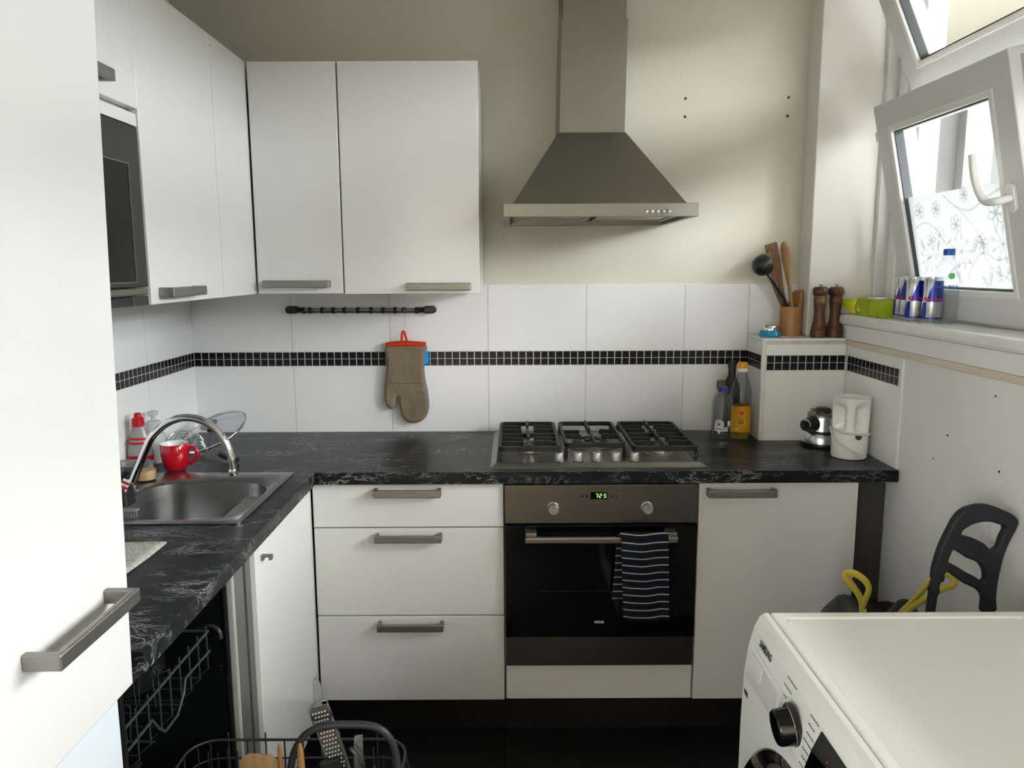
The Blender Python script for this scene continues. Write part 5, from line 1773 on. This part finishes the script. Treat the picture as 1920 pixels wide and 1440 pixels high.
lettering('SAMSUNG', .0175, lambda u, v: onf(-1.545 - u, .8115 + v, .001), 'ink_black', wm, bold=.0006, sx=.80)
# detergent drawer: a proud panel with a scooped grip
def face_slab(name, y0, y1, z0, z1, d0, d1, m, parent, n=8, slant=0.0):
    r0, r1 = [], []
    for d, r in ((d0, r0), (d1, r1)):
        for k in range(n + 1):
            z = z0 + (z1 - z0) * k / n
            r.append((onf(y0 - slant * (z - z0), z, d), onf(y1, z, d)))
    mb = MB()
    vs = [p for r in (r0, r1) for q in r for p in q]
    o_ = 2 * (n + 1)
    fs = []
    for k in range(n):
        a = 2 * k
        fs += [(a, a + 1, a + 3, a + 2), (o_ + a, o_ + a + 2, o_ + a + 3, o_ + a + 1), (a, a + 2, o_ + a + 2, o_ + a), (a + 1, o_ + a + 1, o_ + a + 3, a + 3)]
    e_ = 2 * n
    fs += [(0, o_, o_ + 1, 1), (e_, e_ + 1, o_ + e_ + 1, o_ + e_)]
    return mb.add(vs, fs).build(name, m, parent, smooth=30)


drw = face_slab('detergent_drawer', -1.472, -1.655, .702, .794, -.001, .0022, 'machine_white', wm)
face_slab('grip_recess', -1.486, -1.640, .728, .783, .0022, .0030, 'drawer_shade', drw, slant=.15)
face_slab('grip_lip', -1.494, -1.560, .755, .786, .0030, .0042, 'machine_white', drw, slant=.2)
MB().tube([onf(y, .690, -.0003) for y in (-1.468, -1.6, -1.8, -2.058)], .0012, 6).build('panel_seam', 'drawer_shade', wm)
st_ = face_patch('energy_sticker', [(-1.4765, .716), (-1.4765, .688), (-1.499, .688), (-1.499, .716)], 'ink_black', wm)
KM = Matrix.Translation((fx(.770) + .003, -1.714, .770)) @ Matrix.Rotation(math.radians(-98), 4, 'Y')
kn = MB().lathe([(.0365, .0), (.0365, .0065), (.034, .0085)], n=40, X=KM).build('dial_base', 'black_plastic', wm, smooth=40)
MB().lathe([(.0315, .008), (.030, .011), (.029, .030), (.0265, .0335), (.0, .034)], n=40, cap1=False, X=KM).build('dial_cap', 'black_glass', kn, smooth=40)
MB().lathe([(.0335, .0068), (.0335, .0095), (.032, .0095)], n=40, cap0=False, cap1=False, X=KM).build('dial_ring', 'chrome', kn, smooth=40)
def print_line(y, z, ln):
    """one small printed line, too fine to read, as short strokes"""
    n = max(2, int(ln / .006))
    mb = MB()
    for q in range(n):
        a, b = y - ln * q / n, y - ln * (q + .72) / n
        mb.add([onf(a, z - .0012, .0008), onf(b, z - .0012, .0008), onf(b, z + .0012, .0008), onf(a, z + .0012, .0008)], [(0, 1, 2, 3)])
    mb.build('print_line', 'ink', wm, kind='stuff')


for k, ln in enumerate((.044, .036, .028, .018)):
    print_line(-1.652 + .004 * k, .822 - .0150 * k, ln)
for k, ln in enumerate((.034, .026, .030, .040, .030, .036, .024, .034)):
    print_line(-1.758 - .002 * (k % 3), .817 - .0135 * k, ln)
dp = face_slab('display', -1.775, -2.03, .722, .817, .0, .0020, 'black_glass', wm, slant=.30)
face_patch('indicator_light', [(-1.842, .795), (-1.8455, .795), (-1.8455, .7915), (-1.842, .7915)], 'red_led', dp, .0026)
DM = Matrix.Translation((1.652, -1.765, .430)) @ Matrix.Rotation(math.radians(-90), 4, 'Y')
pd = MB().lathe([(.278, .0), (.276, .006), (.262, .018), (.215, .030), (.190, .026), (.175, .010)], n=64, X=DM, cap0=True, cap1=False).build('porthole_door', 'black_glass', wm, smooth=40)
MB().lathe([(.190, .024), (.16, .014), (.10, .006), (.0, .004)], n=48, X=DM, cap0=False, cap1=False).build('porthole_glass', 'black_glass', pd, smooth=50)
for x in (1.70, 2.16):
    for y in (WY0 + .05, WY1 - .05):
        MB().lathe([(.022, 0), (.022, .014), (.012, .016), (.012, .03)], (x, y, 0), 16).build('foot', 'black_plastic', wm)

# ================================================================== TRASH BAG AND TROLLEY (behind the machine)
tb = thing('trash_bag', 'black refuse bag with yellow drawstrings behind the washing machine', 'bag', (2.20, -.84, 0))
rings = []
rb = random.Random(5)
for j in range(13):
    t = j / 12
    z = .002 + .558 * t
    rx = .150 * (1 - .10 * t) if t < .9 else .150 * (.91 - (t - .9) * 3.2)
    ry = .165 * (1 - .10 * t) if t < .9 else .165 * (.91 - (t - .9) * 3.2)
    rings.append([(2.205 + (rx + .008 * math.sin(5 * a + j * 1.3) + .005 * math.sin(9 * a - j)) * math.cos(a), -.845 + (ry + .008 * math.sin(4 * a + j)) * math.sin(a), z + .012 * math.sin(3 * a + 1) * t) for a in [2 * PI * k / 28 for k in range(28)]])
MB().loops(rings).build('bag_body', 'bag', tb, smooth=60)
MB().loops([[(2.268 + r * math.cos(a) * (1 + .15 * math.sin(3 * a)), -.90 + r * math.sin(a), z) for a in [2 * PI * k / 14 for k in range(14)]] for r, z in ((.05, .545), (.045, .57), (.028, .596), (.02, .612), (.008, .618))]).build('knot', 'bag', tb, smooth=60)


def ribbon3(pts, wd, m, parent, nm):
    """flat plastic tie: wd = half width vectors per point"""
    P = smooth_path(pts, 4)
    n = len(P)
    lo, hi = [], []
    for i, p in enumerate(P):
        d = (P[min(i + 1, n - 1)] - P[max(i - 1, 0)]).normalized()
        s = d.cross(Vector((.25, -1, .2)).normalized())
        s.normalize()
        lo.append(p - s * wd)
        hi.append(p + s * wd)
    o = MB().add(lo + hi, [(i, i + 1, n + i + 1, n + i) for i in range(n - 1)]).build(nm, m, parent, smooth=60)
    q = o.modifiers.new('thickness', 'SOLIDIFY')
    q.thickness = .0012
    return o


ribbon3([(2.150, -.90, .585), (2.144, -.90, .622), (2.118, -.90, .662), (2.095, -.90, .692), (2.118, -.905, .697), (2.146, -.91, .680), (2.160, -.91, .654), (2.152, -.91, .624), (2.148, -.905, .592), (2.160, -.905, .585)], .0095, 'yellow', tb, 'drawstring')
ribbon3([(2.245, -.92, .59), (2.272, -.93, .630), (2.292, -.94, .668), (2.310, -.945, .700), (2.336, -.95, .714), (2.364, -.95, .702), (2.360, -.955, .684), (2.328, -.955, .672), (2.296, -.95, .648), (2.268, -.94, .618), (2.248, -.93, .592)], .0095, 'yellow', tb, 'drawstring')

tr = thing('folding_trolley', 'black hand trolley with a looped grip leaning by the wall', 'trolley', (2.31, -1.17, 0))
TY = -1.17


def px_tr(x, y):     # outline digitised in the plane of the grip, metres
    px, py = 1540 + x * .19792, 900 + y * .19792
    return (2.1835 + (px - 1755) * .001222 + (py - 1140) * .00006, .7225 - (py - 1140) * .001318)


o_out = [(1062, 1090), (1080, 960), (1072, 925), (1108, 730), (1150, 605), (1208, 485), (1275, 360), (1340, 300), (1440, 262), (1540, 250), (1640, 270), (1745, 310), (1830, 352), (1868, 405), (1856, 460), (1800, 575), (1752, 700), (1722, 830), (1700, 960), (1690, 1120), (1684, 1255), (1568, 1255), (1566, 1190), (1560, 1110), (1500, 1040), (1380, 982), (1275, 915), (1196, 872), (1180, 955), (1150, 968), (1128, 1090)]
h1 = [(1330, 515), (1395, 448), (1490, 412), (1580, 405), (1670, 425), (1742, 462), (1715, 545), (1650, 672), (1560, 612), (1440, 558), (1350, 532)]
h2 = [(1220, 788), (1238, 700), (1256, 664), (1310, 690), (1390, 738), (1500, 785), (1550, 840), (1574, 905), (1562, 962), (1500, 930), (1400, 880), (1300, 822), (1240, 796)]
vs, fs = curve_mesh([[px_tr(*p) for p in q] for q in (o_out, h1, h2)], .006, .0055, 3, 2, off=-.0055)
MB().add([(v.x, TY - v.z, v.y) for v in vs], fs).build('grip', 'rubber', tr, smooth=50)
xa, za = px_tr(1095, 1100)
xb, zb = px_tr(1626, 1200)
MB().tube([(xa, TY, za + .02), (xa - .035, TY + .01, .03)], .0105, 12).build('post', 'rubber', tr, smooth=50)
MB().tube([(xb, TY, zb), (xb - .03, TY + .01, .03)], .0125, 12).build('post', 'rubber', tr, smooth=50)
B(xa - .06, xb + .0, TY - .10, TY + .03, .012, .03).build('foot_plate', 'rubber', tr, bevel=.004)
for x in (xa - .05, xb - .02):
    MB().lathe([(.035, -.012), (.04, -.006), (.04, .006), (.035, .012)], (x, TY + .06, .0405), 24, 'x').build('wheel', 'rubber', tr, smooth=40)
